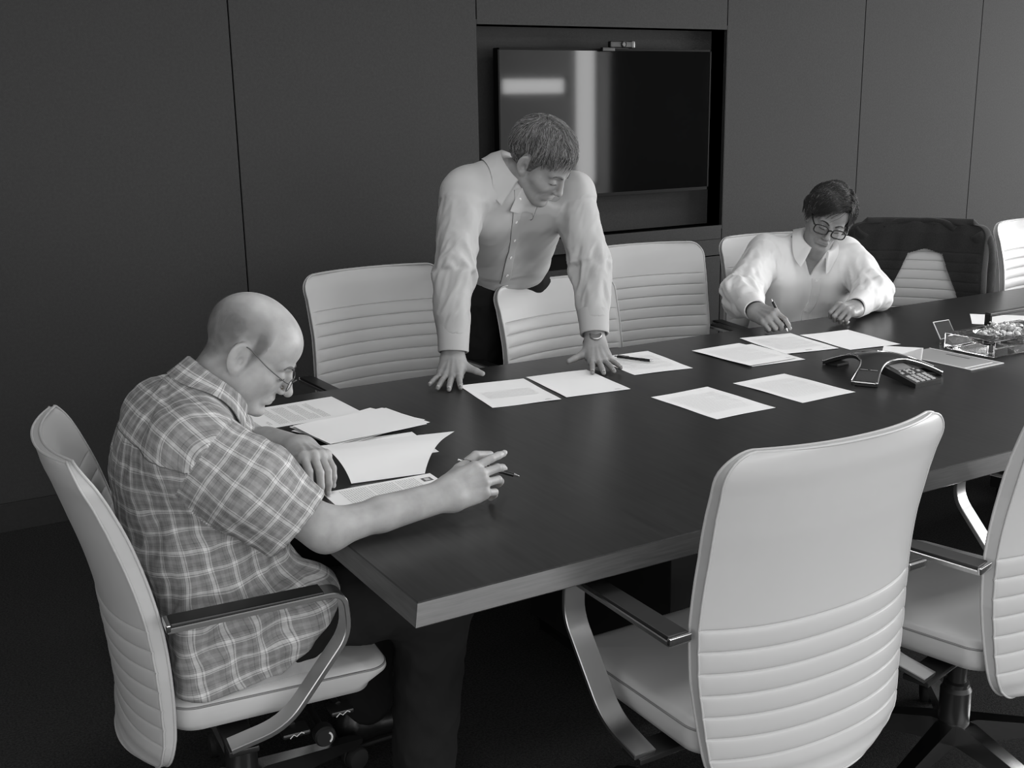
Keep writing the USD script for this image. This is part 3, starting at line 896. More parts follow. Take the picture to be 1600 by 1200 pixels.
def build_jacket():
    """dark jacket hung over a chair's back: a cloth shell that follows the backrest"""
    loc, a = np.array(JACKET_AT[0]), math.radians(JACKET_AT[1])
    t = thing('jacket', 'dark suit jacket hung over the back of an empty office chair', 'jacket', loc, a)
    rng = np.random.default_rng(4)
    NZ, NU = 150, 201
    zs = np.linspace(.50, ZT, NZ); us = np.linspace(-1, 1, NU)
    U, Z = np.meshgrid(us, zs)

    def fold(U, Z, s):
        p = np.stack([U * 2.2, Z * 3.5, np.full_like(U, s)], -1)
        return .011 * (meshkit.fbm(p * 1.3, 3, 3) - .3) + .004 * np.sin(U * 16 + 5 * Z + 2 * np.sin(7 * Z))
    # front: two panels that part below the collar, leaving the ribbed leather showing
    front = back_surface(U, Z, 1, .020, 0) + np.stack([0 * U, fold(U, Z, 1) + .004, 0 * U], -1)
    back = back_surface(U, Z, -1, .020, 0) + np.stack([0 * U, -fold(U, Z, 5) - .006, 0 * U], -1)
    open_w = np.interp(Z, [.50, .55, .80, .875, .90], [.80, .72, .36, .26, -.02])
    show = (np.abs(U + .12) > open_w)
    parts = []
    for grid, mask, fl in ((front, show, True), (back, np.ones_like(show), False)):
        nv, nu = U.shape
        F = grid_faces(nu, nv, flip=fl).reshape(2, -1, 3)
        mk = mask.ravel()
        F = np.vstack([F[0], F[1]])
        F = F[mk[F].all(1)]
        parts.append(trimesh.Trimesh(grid.reshape(-1, 3), F, process=False))
    # rolled over the top and round the sides
    loopf = np.vstack([front[:, 0], front[-1, 1:], front[::-1, -1][1:]]); loopb = np.vstack([back[:, 0], back[-1, 1:], back[::-1, -1][1:]])
    rows = []
    mid = (loopf + loopb) / 2
    out = np.zeros_like(mid)
    out[:NZ, 0] = -1; out[NZ:NZ + NU - 2, 2] = 1; out[NZ + NU - 2:, 0] = 1
    for s in np.linspace(0, 1, 9):
        rows.append(loopf * (1 - s) + loopb * s + out * .024 * math.sin(math.pi * s))
    V = np.array(rows).reshape(-1, 3)
    parts.append(trimesh.Trimesh(V, grid_faces(len(mid), 9, flip=True), process=False))
    body = cat(parts); body.merge_vertices(digits_vertex=5)
    v = np.array(body.vertices)
    # cloth has a thickness: an inner skin joined to the outer one
    obj('jacket_body', trimesh.Trimesh(v, body.faces, process=False), 'jacket_cloth', t, smooth=60)
    # empty sleeves hanging at both sides and the collar rolled over the top
    for sx in (-1, 1):
        base = np.array([sx * .275, -.215, .955])
        pth = smoothpath([base + [-sx * .03, .01, .02], base + [sx * .012, -.02, -.05], base + [sx * .02, -.025, -.2], base + [sx * .016, .0, -.36], base + [sx * .012, .02, -.47]], 40)
        m = tube(pth, np.interp(np.linspace(0, 1, len(pth)), [0, .15, .6, 1], [.03, .052, .05, .045]), 24)
        q = np.array(m.vertices)
        q += (meshkit.fbm(q * 18, 3, 8)[:, None] - .5) * .016
        m.vertices = q
        obj('sleeve', m, 'jacket_cloth', t, smooth=True)
    col = smoothpath([(-.16, -.238, .985), (-.1, -.262, 1.012), (0, -.275, 1.018), (.1, -.262, 1.012), (.16, -.238, .985)], 30)
    m = tube(col, .019, 14)
    m.vertices = np.array(m.vertices) + (meshkit.fbm(np.array(m.vertices) * 25, 2, 8)[:, None] - .5) * .006
    obj('collar', m, 'jacket_cloth', t, smooth=True)


# ------------------------------------------------------------------ bodies: signed distances, meshed by surface nets
def nrm(v):
    v = np.asarray(v, float)
    return v / np.linalg.norm(v)


def rc(P, a, b, ra, rb):
    """cone with round ends"""
    a, b = np.asarray(a, float), np.asarray(b, float)
    ba = b - a
    t = np.clip(((P - a) @ ba) / (ba @ ba), 0, 1)
    return np.linalg.norm(P - a - t[:, None] * ba, axis=1) - (ra + (rb - ra) * t)


def ell(P, c, r, R=None):
    q = P - np.asarray(c, float)
    if R is not None:
        q = q @ R
    r = np.asarray(r, float)
    k0 = np.linalg.norm(q / r, axis=1); k1 = np.linalg.norm(q / (r * r), axis=1)
    return k0 * (k0 - 1) / np.maximum(k1, 1e-9)


def sph(P, c, r):
    return np.linalg.norm(P - np.asarray(c, float), axis=1) - r


def smin(a, b, k):
    h = np.maximum(k - np.abs(a - b), 0) / k
    return np.minimum(a, b) - h * h * k * .25


def smax(a, b, k):
    return -smin(-a, -b, k)


def rbox(P, c, h, r, R=None):
    q = P - np.asarray(c, float)
    if R is not None:
        q = q @ R
    q = np.abs(q) - (np.asarray(h, float) - r)
    return np.linalg.norm(np.maximum(q, 0), axis=1) + np.minimum(q.max(1), 0) - r


def sdf_mesh(fn, lo, hi, h):
    """surface nets of fn < 0 in the box lo..hi with cells of h; only cells near the surface are evaluated"""
    lo, hi = np.asarray(lo, float), np.asarray(hi, float)
    S = 4
    nb = np.ceil((hi - lo) / (h * S)).astype(int)
    n = nb * S + 1
    cx = [lo[k] + (np.arange(nb[k]) + .5) * S * h for k in range(3)]
    C = np.stack(np.meshgrid(*cx, indexing='ij'), -1).reshape(-1, 3)
    dc = fn(C)
    D = np.repeat(np.repeat(np.repeat(dc.reshape(nb), S, 0), S, 1), S, 2).astype(np.float32)
    D = np.pad(D, ((0, 1), (0, 1), (0, 1)), mode='edge')
    act = np.abs(dc.reshape(nb)) < S * h * 1.8
    A = np.repeat(np.repeat(np.repeat(act, S, 0), S, 1), S, 2)
    A = np.pad(A, ((0, 1), (0, 1), (0, 1)), mode='edge')
    A[1:] |= A[:-1].copy(); A[:, 1:] |= A[:, :-1].copy(); A[:, :, 1:] |= A[:, :, :-1].copy()
    idx = np.argwhere(A)
    vals = np.concatenate([fn(lo + c * h) for c in np.array_split(idx, max(1, len(idx) // 300000))])
    D[A] = vals
    D[D == 0] = 1e-7
    D[0], D[-1], D[:, 0], D[:, -1], D[:, :, 0], D[:, :, -1] = [np.maximum(x, 1e-4) for x in (D[0], D[-1], D[:, 0], D[:, -1], D[:, :, 0], D[:, :, -1])]
    I = D < 0
    cnt = np.zeros(n - 1, np.int8)
    for o in np.ndindex(2, 2, 2):
        cnt += I[o[0]:n[0] - 1 + o[0], o[1]:n[1] - 1 + o[1], o[2]:n[2] - 1 + o[2]]
    cells = np.argwhere((cnt > 0) & (cnt < 8))
    num = np.full(n - 1, -1, np.int32)
    num[tuple(cells.T)] = np.arange(len(cells))
    acc, w = np.zeros((len(cells), 3)), np.zeros(len(cells))
    for ax in range(3):
        for o in np.ndindex(2, 2):
            p0 = np.zeros(3, int); p0[[k for k in range(3) if k != ax]] = o
            p1 = p0.copy(); p1[ax] = 1
            a = D[tuple((cells + p0).T)]; b = D[tuple((cells + p1).T)]
            m = (a < 0) != (b < 0)
            t = np.where(m, a / np.where(m, a - b, 1), 0)
            pt = p0 + 0.0 * cells
            pt[:, ax] = t
            acc[m] += pt[m]; w[m] += 1
    V = lo + (cells + acc / w[:, None]) * h
    F = []
    for ax in range(3):
        u, v = [k for k in range(3) if k != ax]
        sl0 = [slice(None)] * 3; sl1 = [slice(None)] * 3
        sl0[ax], sl1[ax] = slice(0, -1), slice(1, None)
        a, b = I[tuple(sl0)], I[tuple(sl1)]
        e = np.argwhere(a != b)
        e = e[(e[:, u] > 0) & (e[:, v] > 0) & (e[:, u] < n[u] - 1) & (e[:, v] < n[v] - 1)]
        ins = a[tuple(e.T)]
        c = []
        for du, dv in ((1, 1), (0, 1), (0, 0), (1, 0)):
            q = e.copy(); q[:, u] -= du; q[:, v] -= dv
            c.append(num[tuple(q.T)])
        q = np.stack(c, 1)
        fl = ins if ax != 1 else ~ins
        q = np.where(fl[:, None], q, q[:, ::-1])
        F.append(q)
    F = np.vstack(F)
    F = F[(F >= 0).all(1)]
    return trimesh.Trimesh(V, quads(F), process=False)


def taubin(m, n=6):
    """smoothing that keeps the volume"""
    from scipy.sparse import coo_matrix
    E, V = m.edges_unique, np.array(m.vertices)
    W = coo_matrix((np.ones(2 * len(E)), (np.r_[E[:, 0], E[:, 1]], np.r_[E[:, 1], E[:, 0]])), shape=(len(V), len(V))).tocsr()
    deg = np.maximum(np.asarray(W.sum(1)).ravel(), 1)[:, None]
    for k in range(2 * n):
        V = V + (.5, -.53)[k % 2] * (W @ V / deg - V)
    m.vertices = V
    return m


def union(ms):
    """one continuous mesh: a boolean union where the pieces allow it"""
    try:
        out = None
        for m in ms:
            q = m3.Manifold(m3.Mesh(np.asarray(m.vertices, np.float32), np.asarray(m.faces, np.uint32)))
            if q.status() != m3.Error.NoError or q.is_empty():
                raise ValueError(str(q.status()))
            out = q if out is None else out + q
        r = out.to_mesh()
        return trimesh.Trimesh(r.vert_properties[:, :3], r.tri_verts, process=False)
    except Exception as e:
        print('union fell back:', e)
        return cat(ms)


# ---- a head, in its own frame: x to its right, y forward, z up, origin between the ears at eye height
def head_sdf(P, o):
    X = P * [1, 1, 1]
    A = np.abs(X[:, :1])
    S = np.column_stack([A[:, 0], X[:, 1:]])       # mirrored
    j = o.get('jaw', 1.0)
    d = ell(X, (0, -.014, .036), (.0765, .099, .087))
    d = smin(d, ell(X, (0, .030, .048), (.060, .060, .050)), .03)
    d = smin(d, ell(X, (0, .026, -.034), (.058 * j, .060, .076)), .03)
    d = smin(d, rc(S, (.050 * j, -.004, -.052), (.020 * j, .066, -.098), .021, .016), .03)
    d = smin(d, sph(X, (0, .076 + o.get('chin', 0), -.099), .0185), .018)
    d = smin(d, rc(S, (.039, .060, -.030), (.051, .036, -.018), .019, .02), .022)      # cheek
    d = smin(d, rc(S, (.013, .0875, .019), (.043, .072, .021), .0085, .0075), .014)    # brow
    if o.get('fat'):
        d = smin(d, sph(S, (.040, .030, -.056), .030), .03)
    d = smax(d, -sph(S, (.0315, .1035, -.002), .0165), .012)                           # eye socket
    d = smin(d, sph(S, (.0310, .0765, -.003), .0125), .004)                            # lidded eye
    d = smin(d, rc(S, (.020, .0875, -.0065), (.043, .079, -.0065), .0022, .0020), .003)
    d = smin(d, ell(X, (0, .0760, -.030), (.030, .0185, .036)), .014)                    # the face beside the nose
    n = o.get('nose', 1.0)
    d = smin(d, rc(X, (0, .0905, .010), (0, .1085 * n, -.030), .0080, .0098), .010)
    d = smin(d, sph(X, (0, .1095 * n, -.0340), .0098), .008)
    d = smin(d, ell(S, (.0118, .0995, -.0380), (.0066, .0095, .0064)), .006)
    d = smax(d, -ell(S, (.0065, .1035 * n, -.0465), (.0036, .0060, .0035)), .004)
    # mouth
    d = smin(d, ell(X, (0, .082, -.066), (.030, .016, .020)), .012)
    mz = -.0665
    mx = X[:, 0]
    curve = np.column_stack([mx, X[:, 1] + 9 * mx ** 2, X[:, 2]])
    d = smin(d, rc(curve, (-.019, .0945, mz + .0048), (.019, .0945, mz + .0048), .0046, .0046), .006)
    d = smin(d, rc(curve, (-.016, .0945, mz - .0060), (.016, .0945, mz - .0060), .0052, .0052), .006)
    d = smax(d, -rc(curve, (-.023, .1005, mz - .0004), (.023, .1005, mz - .0004), .0017, .0017), .003)
    d = smax(d, -rc(curve, (-.012, .0985, -.0835), (.012, .0985, -.0835), .006, .006), .012)
    # folds from nose to mouth
    d = smax(d, -rc(S, (.020, .0985, -.041), (.031, .0845, -.066), .0022, .0014), .008)
    # ears
    ec = np.array([.079, -.014, -.006])
    Re = rot((0, 0, 1), .36) @ rot((1, 0, 0), .18)
    u = o.get('ear', 1.0)
    E = lambda *p: ec + Re @ (np.array(p) * u)
    e = ell(S, ec, (.0075 * u, .0200 * u, .0320 * u), Re)
    e = smin(e, ell(S, E(0, .005, -.026), (.006, .0095, .0105), Re), .008)                          # lobe
    e = smax(e, -ell(S, E(.0075, .001, .004), (.0062 * u, .0145 * u, .0250 * u), Re), .003)          # hollow inside the helix
    e = smin(e, smin(rc(S, E(.0015, -.004, .016), E(.0012, -.0075, -.002), .0030, .0032), rc(S, E(.0012, -.0075, -.002), E(.0012, -.003, -.014), .0032, .0036), .003), .004)
    e = smax(e, -ell(S, E(.0035, .0055, -.003), (.0065, .0060, .0095), Re), .002)                    # concha
    e = smin(e, sph(S, E(-.0005, .0165, -.004), .0052), .004)                                       # tragus
    d = smin(d, e, .007)
    return d


def hair_region(P, tbl):
    """how far (in z) a point lies above the hairline, which is given as heights at angles from the brow round to the nape"""
    ang = np.degrees(np.arctan2(np.abs(P[:, 0]), P[:, 1] + .014))
    return P[:, 2] - np.interp(ang, [t[0] for t in tbl], [t[1] for t in tbl])


class Placed:
    """a frame: local to world"""
    def __init__(self, o, R, s=1.0):
        self.o, self.R, self.s = np.asarray(o, float), np.asarray(R, float), s

    def w(self, p):
        return self.o + self.s * (np.asarray(p, float) @ self.R.T)

    def l(self, P):
        return (P - self.o) @ self.R / self.s


def head_frame(o, yaw, pitch, roll, s=1.0):
    """angles in degrees as seen in the photograph: yaw to the image's right of facing the camera, pitch down, roll clockwise"""
    o = np.asarray(o, float)
    et = np.array(EYE) - o; et[2] = 0; et /= np.linalg.norm(et)
    eu = np.array([0, 0, 1.0]); er = np.cross(eu, et)       # image right as seen from the camera
    yaw, pitch, roll = np.radians([yaw, pitch, roll])
    hz = math.cos(yaw) * et + math.sin(yaw) * er
    f = math.cos(pitch) * hz - math.sin(pitch) * eu
    up = eu - f * (f @ eu); up /= np.linalg.norm(up)
    rt = np.cross(f, up)
    # clockwise in the picture when seen from the front
    c, s_ = math.cos(roll), math.sin(roll)
    sg = 1.0 if f @ et > -0.2 else -1.0
    up, rt = c * up - sg * s_ * rt, c * rt + sg * s_ * up
    return Placed(o, np.stack([rt, f, up], 1), s)


# ---- a hand: x distal, z out of its back; side +1 right, -1 left
FING = dict(index=((.092, .0290, .0), (.044, .026, .021), .0092), middle=((.096, .0085, .002), (.049, .030, .022), .0095),
            ring=((.091, -.0120, .0), (.045, .028, .022), .0090), pinky=((.082, -.0310, -.004), (.035, .021, .020), .0080))


class Hand:
    def __init__(self, wrist, x, z, side, flex, spread=(6, 1, -4, -10), thumb=None, s=1.0, thumb_w=None):
        x = nrm(x); z = np.asarray(z, float); z = nrm(z - x * (z @ x)); y = side * np.cross(z, x)
        self.F = Placed(wrist, np.stack([x, y, z], 1), s)
        self.cones = []
        w = self.F.w
        self.tips = {}
        self.nails = []
        for (nm, (mcp, L, r)), fl, sp in zip(FING.items(), flex, spread):
            p = np.array(mcp); a = 0.0; sp = math.radians(sp)
            pts = [p]
            for l, f in zip(L, fl):
                a += math.radians(f)
                p = p + l * np.array([math.cos(a) * math.cos(sp), math.cos(a) * math.sin(sp), -math.sin(a)])
                pts.append(p)
            rr = [r * 1.06, r, r * .93, r * .78]
            for k in range(3):
                self.cones.append((w(pts[k]), w(pts[k + 1]), rr[k] * s, rr[k + 1] * s))
            self.tips[nm] = w(pts[3])
            up = np.array([math.sin(a) * math.cos(sp), math.sin(a) * math.sin(sp), math.cos(a)])
            dr = (pts[3] - pts[2]) / np.linalg.norm(pts[3] - pts[2])
            self.nails.append((w(pts[3] - dr * .002 + up * r * .66), self.F.R @ dr, self.F.R @ up, r * s))
        if thumb_w is not None:
            thumb = [(.022, .026, -.012)] + [tuple(q) for q in self.F.l(np.array(thumb_w, float))]
        t = thumb or [(.024, .024, -.010), (.052, .050, -.016), (.080, .062, -.018), (.104, .066, -.020)]
        t = [np.array(q) for q in t]
        for k, (ra, rb) in enumerate(((.0165, .0125), (.0122, .0108), (.0108, .0085))):
            self.cones.append((w(t[k]), w(t[k + 1]), ra * s, rb * s))
        self.tips['thumb'] = w(t[3])
        self.t = t
        self.s = s

    def sdf(self, P):
        s = self.s
        L = self.F.l(P) * s
        palm = None
        for (nm, (mcp, _, r)) in FING.items():
            m = np.array(mcp) * s
            c = rc(L, np.array([.004, m[1] * .55 / s * s, 0]), m - [.004, 0, .003], .0165 * s, .0135 * s if nm != 'pinky' else .012 * s)
            palm = c if palm is None else smin(palm, c, .012)
        palm = smin(palm, rc(L, (.02 * s, .020 * s, -.008), (.06 * s, .034 * s, -.010), .015 * s, .009 * s), .012)
        palm = smin(palm, rc(L, (.012 * s, -.022 * s, -.008), (.06 * s, -.030 * s, -.008), .014 * s, .010 * s), .012)
        # knuckles and tendons
        for (nm, (mcp, _, r)) in FING.items():
            m = np.array(mcp) * s
            palm = smin(palm, sph(L, m + [-.002, 0, .0042], .0088 * s), .006)
            palm = smin(palm, rc(L, m * [.35, .5, 1] + [0, 0, .0125], m + [-.004, 0, .0088], .0020, .0026), .006)
        d = palm
        for k in range(0, 12, 3):
            f = None
            for (a, b, ra, rb) in self.cones[k:k + 3]:
                q = rc(P, a, b, ra, rb)
                f = q if f is None else smin(f, q, .003)
            d = smin(d, smin(palm, f, .0065), .0030)
        t = self.cones[12:]
        d = smin(d, smin(palm, rc(P, *t[0]), .016), .002)
        return smin(d, smin(rc(P, *t[1]), rc(P, *t[2]), .003), .0035)

    def bounds(self):
        q = np.array([c[0] for c in self.cones] + [c[1] for c in self.cones] + [self.F.o])
        return q.min(0) - .04, q.max(0) + .04


def nail_mesh(h):
    ms = []
    for o, dr, up, r in h.nails:
        sd = np.cross(up, dr)
        V = []
        for a in np.linspace(-1, 1, 7):
            for b in np.linspace(-1, 1, 7):
                w = r * .62 * math.sqrt(max(0.05, 1 - (max(b, -.9) ** 4) * .6))
                V.append(o + sd * a * w + dr * b * .0052 + up * (.0008 + r * .28 * (1 - a * a) - .0012 * max(0, -b)))
        ms.append(trimesh.Trimesh(np.array(V), grid_faces(7, 7), process=False))
    return cat(ms)


def curves(name, strands, widths, mat_, parent, kind='stuff'):
    """hair as curves: strands is (n, k, 3)"""
    base = ppath(parent)
    if ORG is not None:
        strands = strands - ORG
    c = UsdGeom.BasisCurves.Define(stage, base + '/' + numbered(base, name))
    n, k, _ = strands.shape
    c.CreateTypeAttr('linear')
    c.CreateCurveVertexCountsAttr(Vt.IntArray.FromNumpy(np.full(n, k, np.int32)))
    c.CreatePointsAttr(Vt.Vec3fArray.FromNumpy(strands.reshape(-1, 3).astype(np.float32)))
    c.CreateWidthsAttr(Vt.FloatArray.FromNumpy(np.asarray(np.broadcast_to(widths, (n, k)), np.float32).ravel()))
    c.SetWidthsInterpolation('vertex')
    UsdShade.MaterialBindingAPI.Apply(c.GetPrim()).Bind(MAT[mat_])
    if kind:
        tag(c, kind=kind)
    return c.GetPrim()


def skin(name, g, red=0.06, rough=0.48):
    """neutral skin with faint mottling and pores"""
    nodes = {'tc': ('texture_coordinate', {}), 'n': ('noise_texture', {'scale': 22.0, 'detail': 5.0}), 'r': ('rgb_ramp', {'ramp': [(.32, (g * .84,) * 3), (.68, (g * 1.12,) * 3)]}),
             'b': ('noise_texture', {'scale': 260.0, 'detail': 3.0}), 'bp': ('bump', {'strength': 0.12, 'distance': .001}),
             'p': ('principled_bsdf', {'roughness': rough, 'specular_ior_level': .38, 'subsurface_weight': 0.12, 'subsurface_scale': .004, 'subsurface_radius': (1., .8, .6)})}
    MAT[name] = usdkit.material(stage, '/World/Looks/' + name, nodes, [('tc.object', 'n.vector'), ('tc.object', 'b.vector'), ('n.fac', 'r.fac'), ('r.color', 'p.base_color'), ('b.fac', 'bp.height'), ('bp.normal', 'p.normal')], surface='p.BSDF')


skin('skin_fair', 0.34)
skin('skin_tan', 0.27)
skin('skin_mid', 0.27)
mat('nail', 0.38, 0.42)
mat('lash', 0.02, 0.6)
mat('brow_hair', 0.09, 0.8)
mat('brow_dark', 0.03, 0.8)
mat('shirt_pale', 0.40, 0.85, spec=0.2, bump=0.25, bscale=1200, bdist=.0005)
mat('shirt_white', 0.70, 0.85, spec=0.2, bump=0.2, bscale=1200, bdist=.0005)
mat('button', 0.75, 0.4)
mat('trousers', 0.014, 0.9, spec=0.15, bump=0.3, bscale=900)
mat('shoe_leather', 0.012, 0.35)
mat('hair_grey', 0.075, 0.55, var=0.75, scale=190, stretch=(1, 1, .25))
mat('hair_grey_strand', 0.13, 0.45)
mat('hair_pale_strand', 0.30, 0.45)
mat('hair_dark', 0.010, 0.6)
mat('hair_dark_strand', 0.018, 0.42)
mat('watch_black', 0.012, 0.35)
mat('watch_face', 0.16, 0.2)


def stubble_material():
    """cropped hair: dark dots over skin, thinning out by the mesh's own mask"""
    nodes = {'a': ('attribute', {'attribute': 'mask'}), 'tc': ('texture_coordinate', {}), 'n': ('noise_texture', {'scale': 900.0, 'detail': 2.0}), 'n2': ('noise_texture', {'scale': 38.0, 'detail': 4.0}),
             'm1': ('math', {'math_type': 'multiply'}), 'm2': ('math', {'math_type': 'multiply', 'value2': 1.15, 'use_clamp': True}), 'm3': ('math', {'math_type': 'multiply'}),
             'm4': ('math', {'math_type': 'multiply', 'value2': 1.6, 'use_clamp': True}),
             'p': ('principled_bsdf', {'base_color': (.12, .12, .12), 'roughness': .7, 'specular_ior_level': .2})}
    MAT['stubble'] = usdkit.material(stage, '/World/Looks/stubble', nodes, [('tc.object', 'n.vector'), ('tc.object', 'n2.vector'), ('n.fac', 'm2.value1'), ('n2.fac', 'm4.value1'), ('m2.value', 'm1.value1'), ('a.fac', 'm1.value2'), ('m1.value', 'm3.value1'), ('m4.value', 'm3.value2'), ('m3.value', 'p.alpha')], surface='p.BSDF')


stubble_material()


def plaid_material():
    """woven check: bands of several greys in the cloth's own coordinates (metres)"""
    nodes = {'uv': ('uvmap', {'attribute': 'st'}), 's': ('separate_xyz', {})}
    links = [('uv.UV', 's.vector')]
    PER = .044
    for ax in 'xy':
        nodes['d' + ax] = ('math', {'math_type': 'divide', 'value2': PER})
        nodes['f' + ax] = ('math', {'math_type': 'fraction'})
        g = lambda v: (v, v, v)
        d, m, l, w = .22, .30, .40, .62
        nodes['r' + ax] = ('rgb_ramp', {'interpolate': False, 'ramp': [(0, g(d)), (.17, g(w * .9)), (.225, g(d)), (.26, g(w)), (.40, g(d)), (.44, g(l)), (.47, g(d)), (.60, g(.12)), (.63, g(d)), (.80, g(m)), (.96, g(d))]})
        links += [('s.' + ax, 'd%s.value1' % ax), ('d%s.value' % ax, 'f%s.value1' % ax), ('f%s.value' % ax, 'r%s.fac' % ax)]
    nodes['mx'] = ('mix', {'mix_type': 'mix', 'fac': .5})
    nodes['tc'] = ('texture_coordinate', {})
    nodes['n'] = ('noise_texture', {'scale': 60.0, 'detail': 4.0})
    nodes['nr'] = ('rgb_ramp', {'ramp': [(.3, (.78,) * 3), (.7, (1.1,) * 3)]})
    nodes['mu'] = ('mix', {'mix_type': 'multiply', 'fac': 1.0})
    nodes['g'] = ('math', {})
    nodes['bn'] = ('noise_texture', {'scale': 900.0, 'detail': 2.0})
    nodes['b'] = ('bump', {'strength': .25, 'distance': .0006})
    nodes['p'] = ('principled_bsdf', {'roughness': .88, 'specular_ior_level': .2})
    del nodes['g']
    links += [('rx.color', 'mx.color1'), ('ry.color', 'mx.color2'), ('tc.object', 'n.vector'), ('n.fac', 'nr.fac'), ('mx.color', 'mu.color1'), ('nr.color', 'mu.color2'), ('mu.color', 'p.base_color'), ('tc.object', 'bn.vector'), ('bn.fac', 'b.height'), ('b.normal', 'p.normal')]
    MAT['plaid'] = usdkit.material(stage, '/World/Looks/plaid', nodes, links, surface='p.BSDF')


plaid_material()


def crease(p, f, seed):
    """sharp soft-valley wrinkles in [-1, 1]"""
    n = meshkit.fbm(np.asarray(p) * f, 3, seed)
    return 1 - np.abs(2 * n - 1) * 3.2


def displaced(m, amount):
    v = np.array(m.vertices)
    _, _, n = meshkit.arrays(m, True)
    m.vertices = v + n * np.asarray(amount)[:, None]
    return m


def along(P, pts, ref=(0.31, 0.2, 0.93)):
    """(distance along a polyline, angle about it, nearest segment's direction) of points"""
    pts = np.asarray(pts, float)
    best = np.full(len(P), 1e9); S = np.zeros(len(P)); A = np.zeros(len(P))
    s0 = 0
    for a, b in zip(pts[:-1], pts[1:]):
        ba = b - a; L = np.linalg.norm(ba); t = np.clip((P - a) @ ba / L ** 2, -.3 if s0 == 0 else 0, 1.3 if np.allclose(b, pts[-1]) else 1)
        q = P - a - t[:, None] * ba
        d = np.linalg.norm(q, axis=1)
        ax = ba / L
        e1 = np.asarray(ref) - ax * (ax @ np.asarray(ref)); e1 /= np.linalg.norm(e1); e2 = np.cross(ax, e1)
        m = d < best
        best[m] = d[m]; S[m] = (s0 + t * L)[m]; A[m] = np.arctan2(q @ e2, q @ e1)[m]
        s0 += L
    return S, A


def shirt_parts(torso, arms, cut, lo, hi, h=.0044, k=.045, hollow=False, wr=.006, fold=26., seeds=(3, 6), torso_disp=None, s0=.03, refs=None):
    """a shirt as one surface, cut into body and two sleeves along the armholes: [(mesh, arm coordinates)]"""
    hems = [nrm(p[-1] - p[-2]) for p, r in arms]

    def fn(P):
        d = torso(P)
        d = cut(d, P)
        for (pts, rad), n in zip(arms, hems):
            a = smax(limb(P, pts, rad, .035), (P - pts[-1]) @ n, .003)
            d = smin(d, a, k)
        if hollow:
            for (pts, rad), n in zip(arms, hems):
                d = smax(d, -rc(P, pts[-1] - n * .05, pts[-1] + n * .03, rad[-1] - .014, rad[-1] - .006), .003)
        return d
    m = taubin(sdf_mesh(fn, lo, hi, h), 4)
    V = np.array(m.vertices)
    dT = torso(V)
    amount = np.zeros(len(V)); own = np.full(len(V), -1); co = []
    for q, ((pts, rad), sd) in enumerate(zip(arms, seeds)):
        S, A = along(V, pts, (refs or [(.31, .2, .93)] * 2)[q])
        L = sum(np.linalg.norm(b - a) for a, b in zip(pts[:-1], pts[1:]))
        dA = limb(V, pts, rad, .035)
        w = np.clip((dT - dA) / .02, 0, 1) * np.clip((S - s0) / .03 + .5, 0, 1)
        other = limb(V, *arms[1 - q], .035)
        own[(dT > dA + .002) & (S > s0) & (dA <= other)] = q
        env = w * np.clip((L - S - .012) / .05, 0, 1)
        c = np.column_stack([S * fold * .55 + .9 * np.cos(A) + .5 * np.sin(2 * A), np.cos(A) * .9, np.sin(A) * .9])
        f1 = 1 - np.abs(2 * meshkit.fbm(c, 3, sd) - 1) * 3.4
        f2 = meshkit.fbm(np.column_stack([S * 8, np.cos(A) + 3, np.sin(A)]), 2, sd + 7) - .5
        # folds gather inside the elbow
        if len(pts) > 2:
            l0 = np.linalg.norm(pts[1] - pts[0])
            f1 = f1 * (.7 + .7 * np.exp(-((S - l0) / .07) ** 2))
        amount += env * (wr * f1 + 2.2 * wr * f2)
        co.append((S, A, np.mean(rad)))
    body_w = (own < 0)
    if torso_disp is not None:
        amount += torso_disp(V) * np.where(body_w, 1, .0)
    # soften the change of relief across the armhole
    from scipy.sparse import coo_matrix
    E = m.edges_unique
    W = coo_matrix((np.ones(2 * len(E)), (np.r_[E[:, 0], E[:, 1]], np.r_[E[:, 1], E[:, 0]])), shape=(len(V), len(V))).tocsr()
    deg = np.asarray(W.sum(1)).ravel()
    for _ in range(4):
        amount = .5 * amount + .5 * (W @ amount) / np.maximum(deg, 1)
    displaced(m, amount)
    V = np.array(m.vertices)
    # smooth the armhole line a little by majority of each face
    fo = own[m.faces]
    lab = np.where((fo == 0).sum(1) >= 2, 0, np.where((fo == 1).sum(1) >= 2, 1, -1))
    out = []
    for q in (-1, 0, 1):
        F = m.faces[lab == q]
        used = np.unique(F); mp = np.full(len(V), -1); mp[used] = np.arange(len(used))
        sub = trimesh.Trimesh(V[used], mp[F], process=False)
        cc = trimesh.graph.connected_component_labels(sub.edges, node_count=len(used))
        big = np.argmax(np.bincount(cc))
        if (cc != big).any():
            ok = cc == big
            m2 = np.full(len(used), -1); m2[ok] = np.arange(ok.sum())
            sub = trimesh.Trimesh(V[used][ok], m2[sub.faces[ok[sub.faces].all(1)]], process=False)
            used = used[ok]
        uv = None if q < 0 else np.column_stack([co[q][1] * co[q][2], co[q][0]])[used]
        out.append((sub, uv))
    return out, m


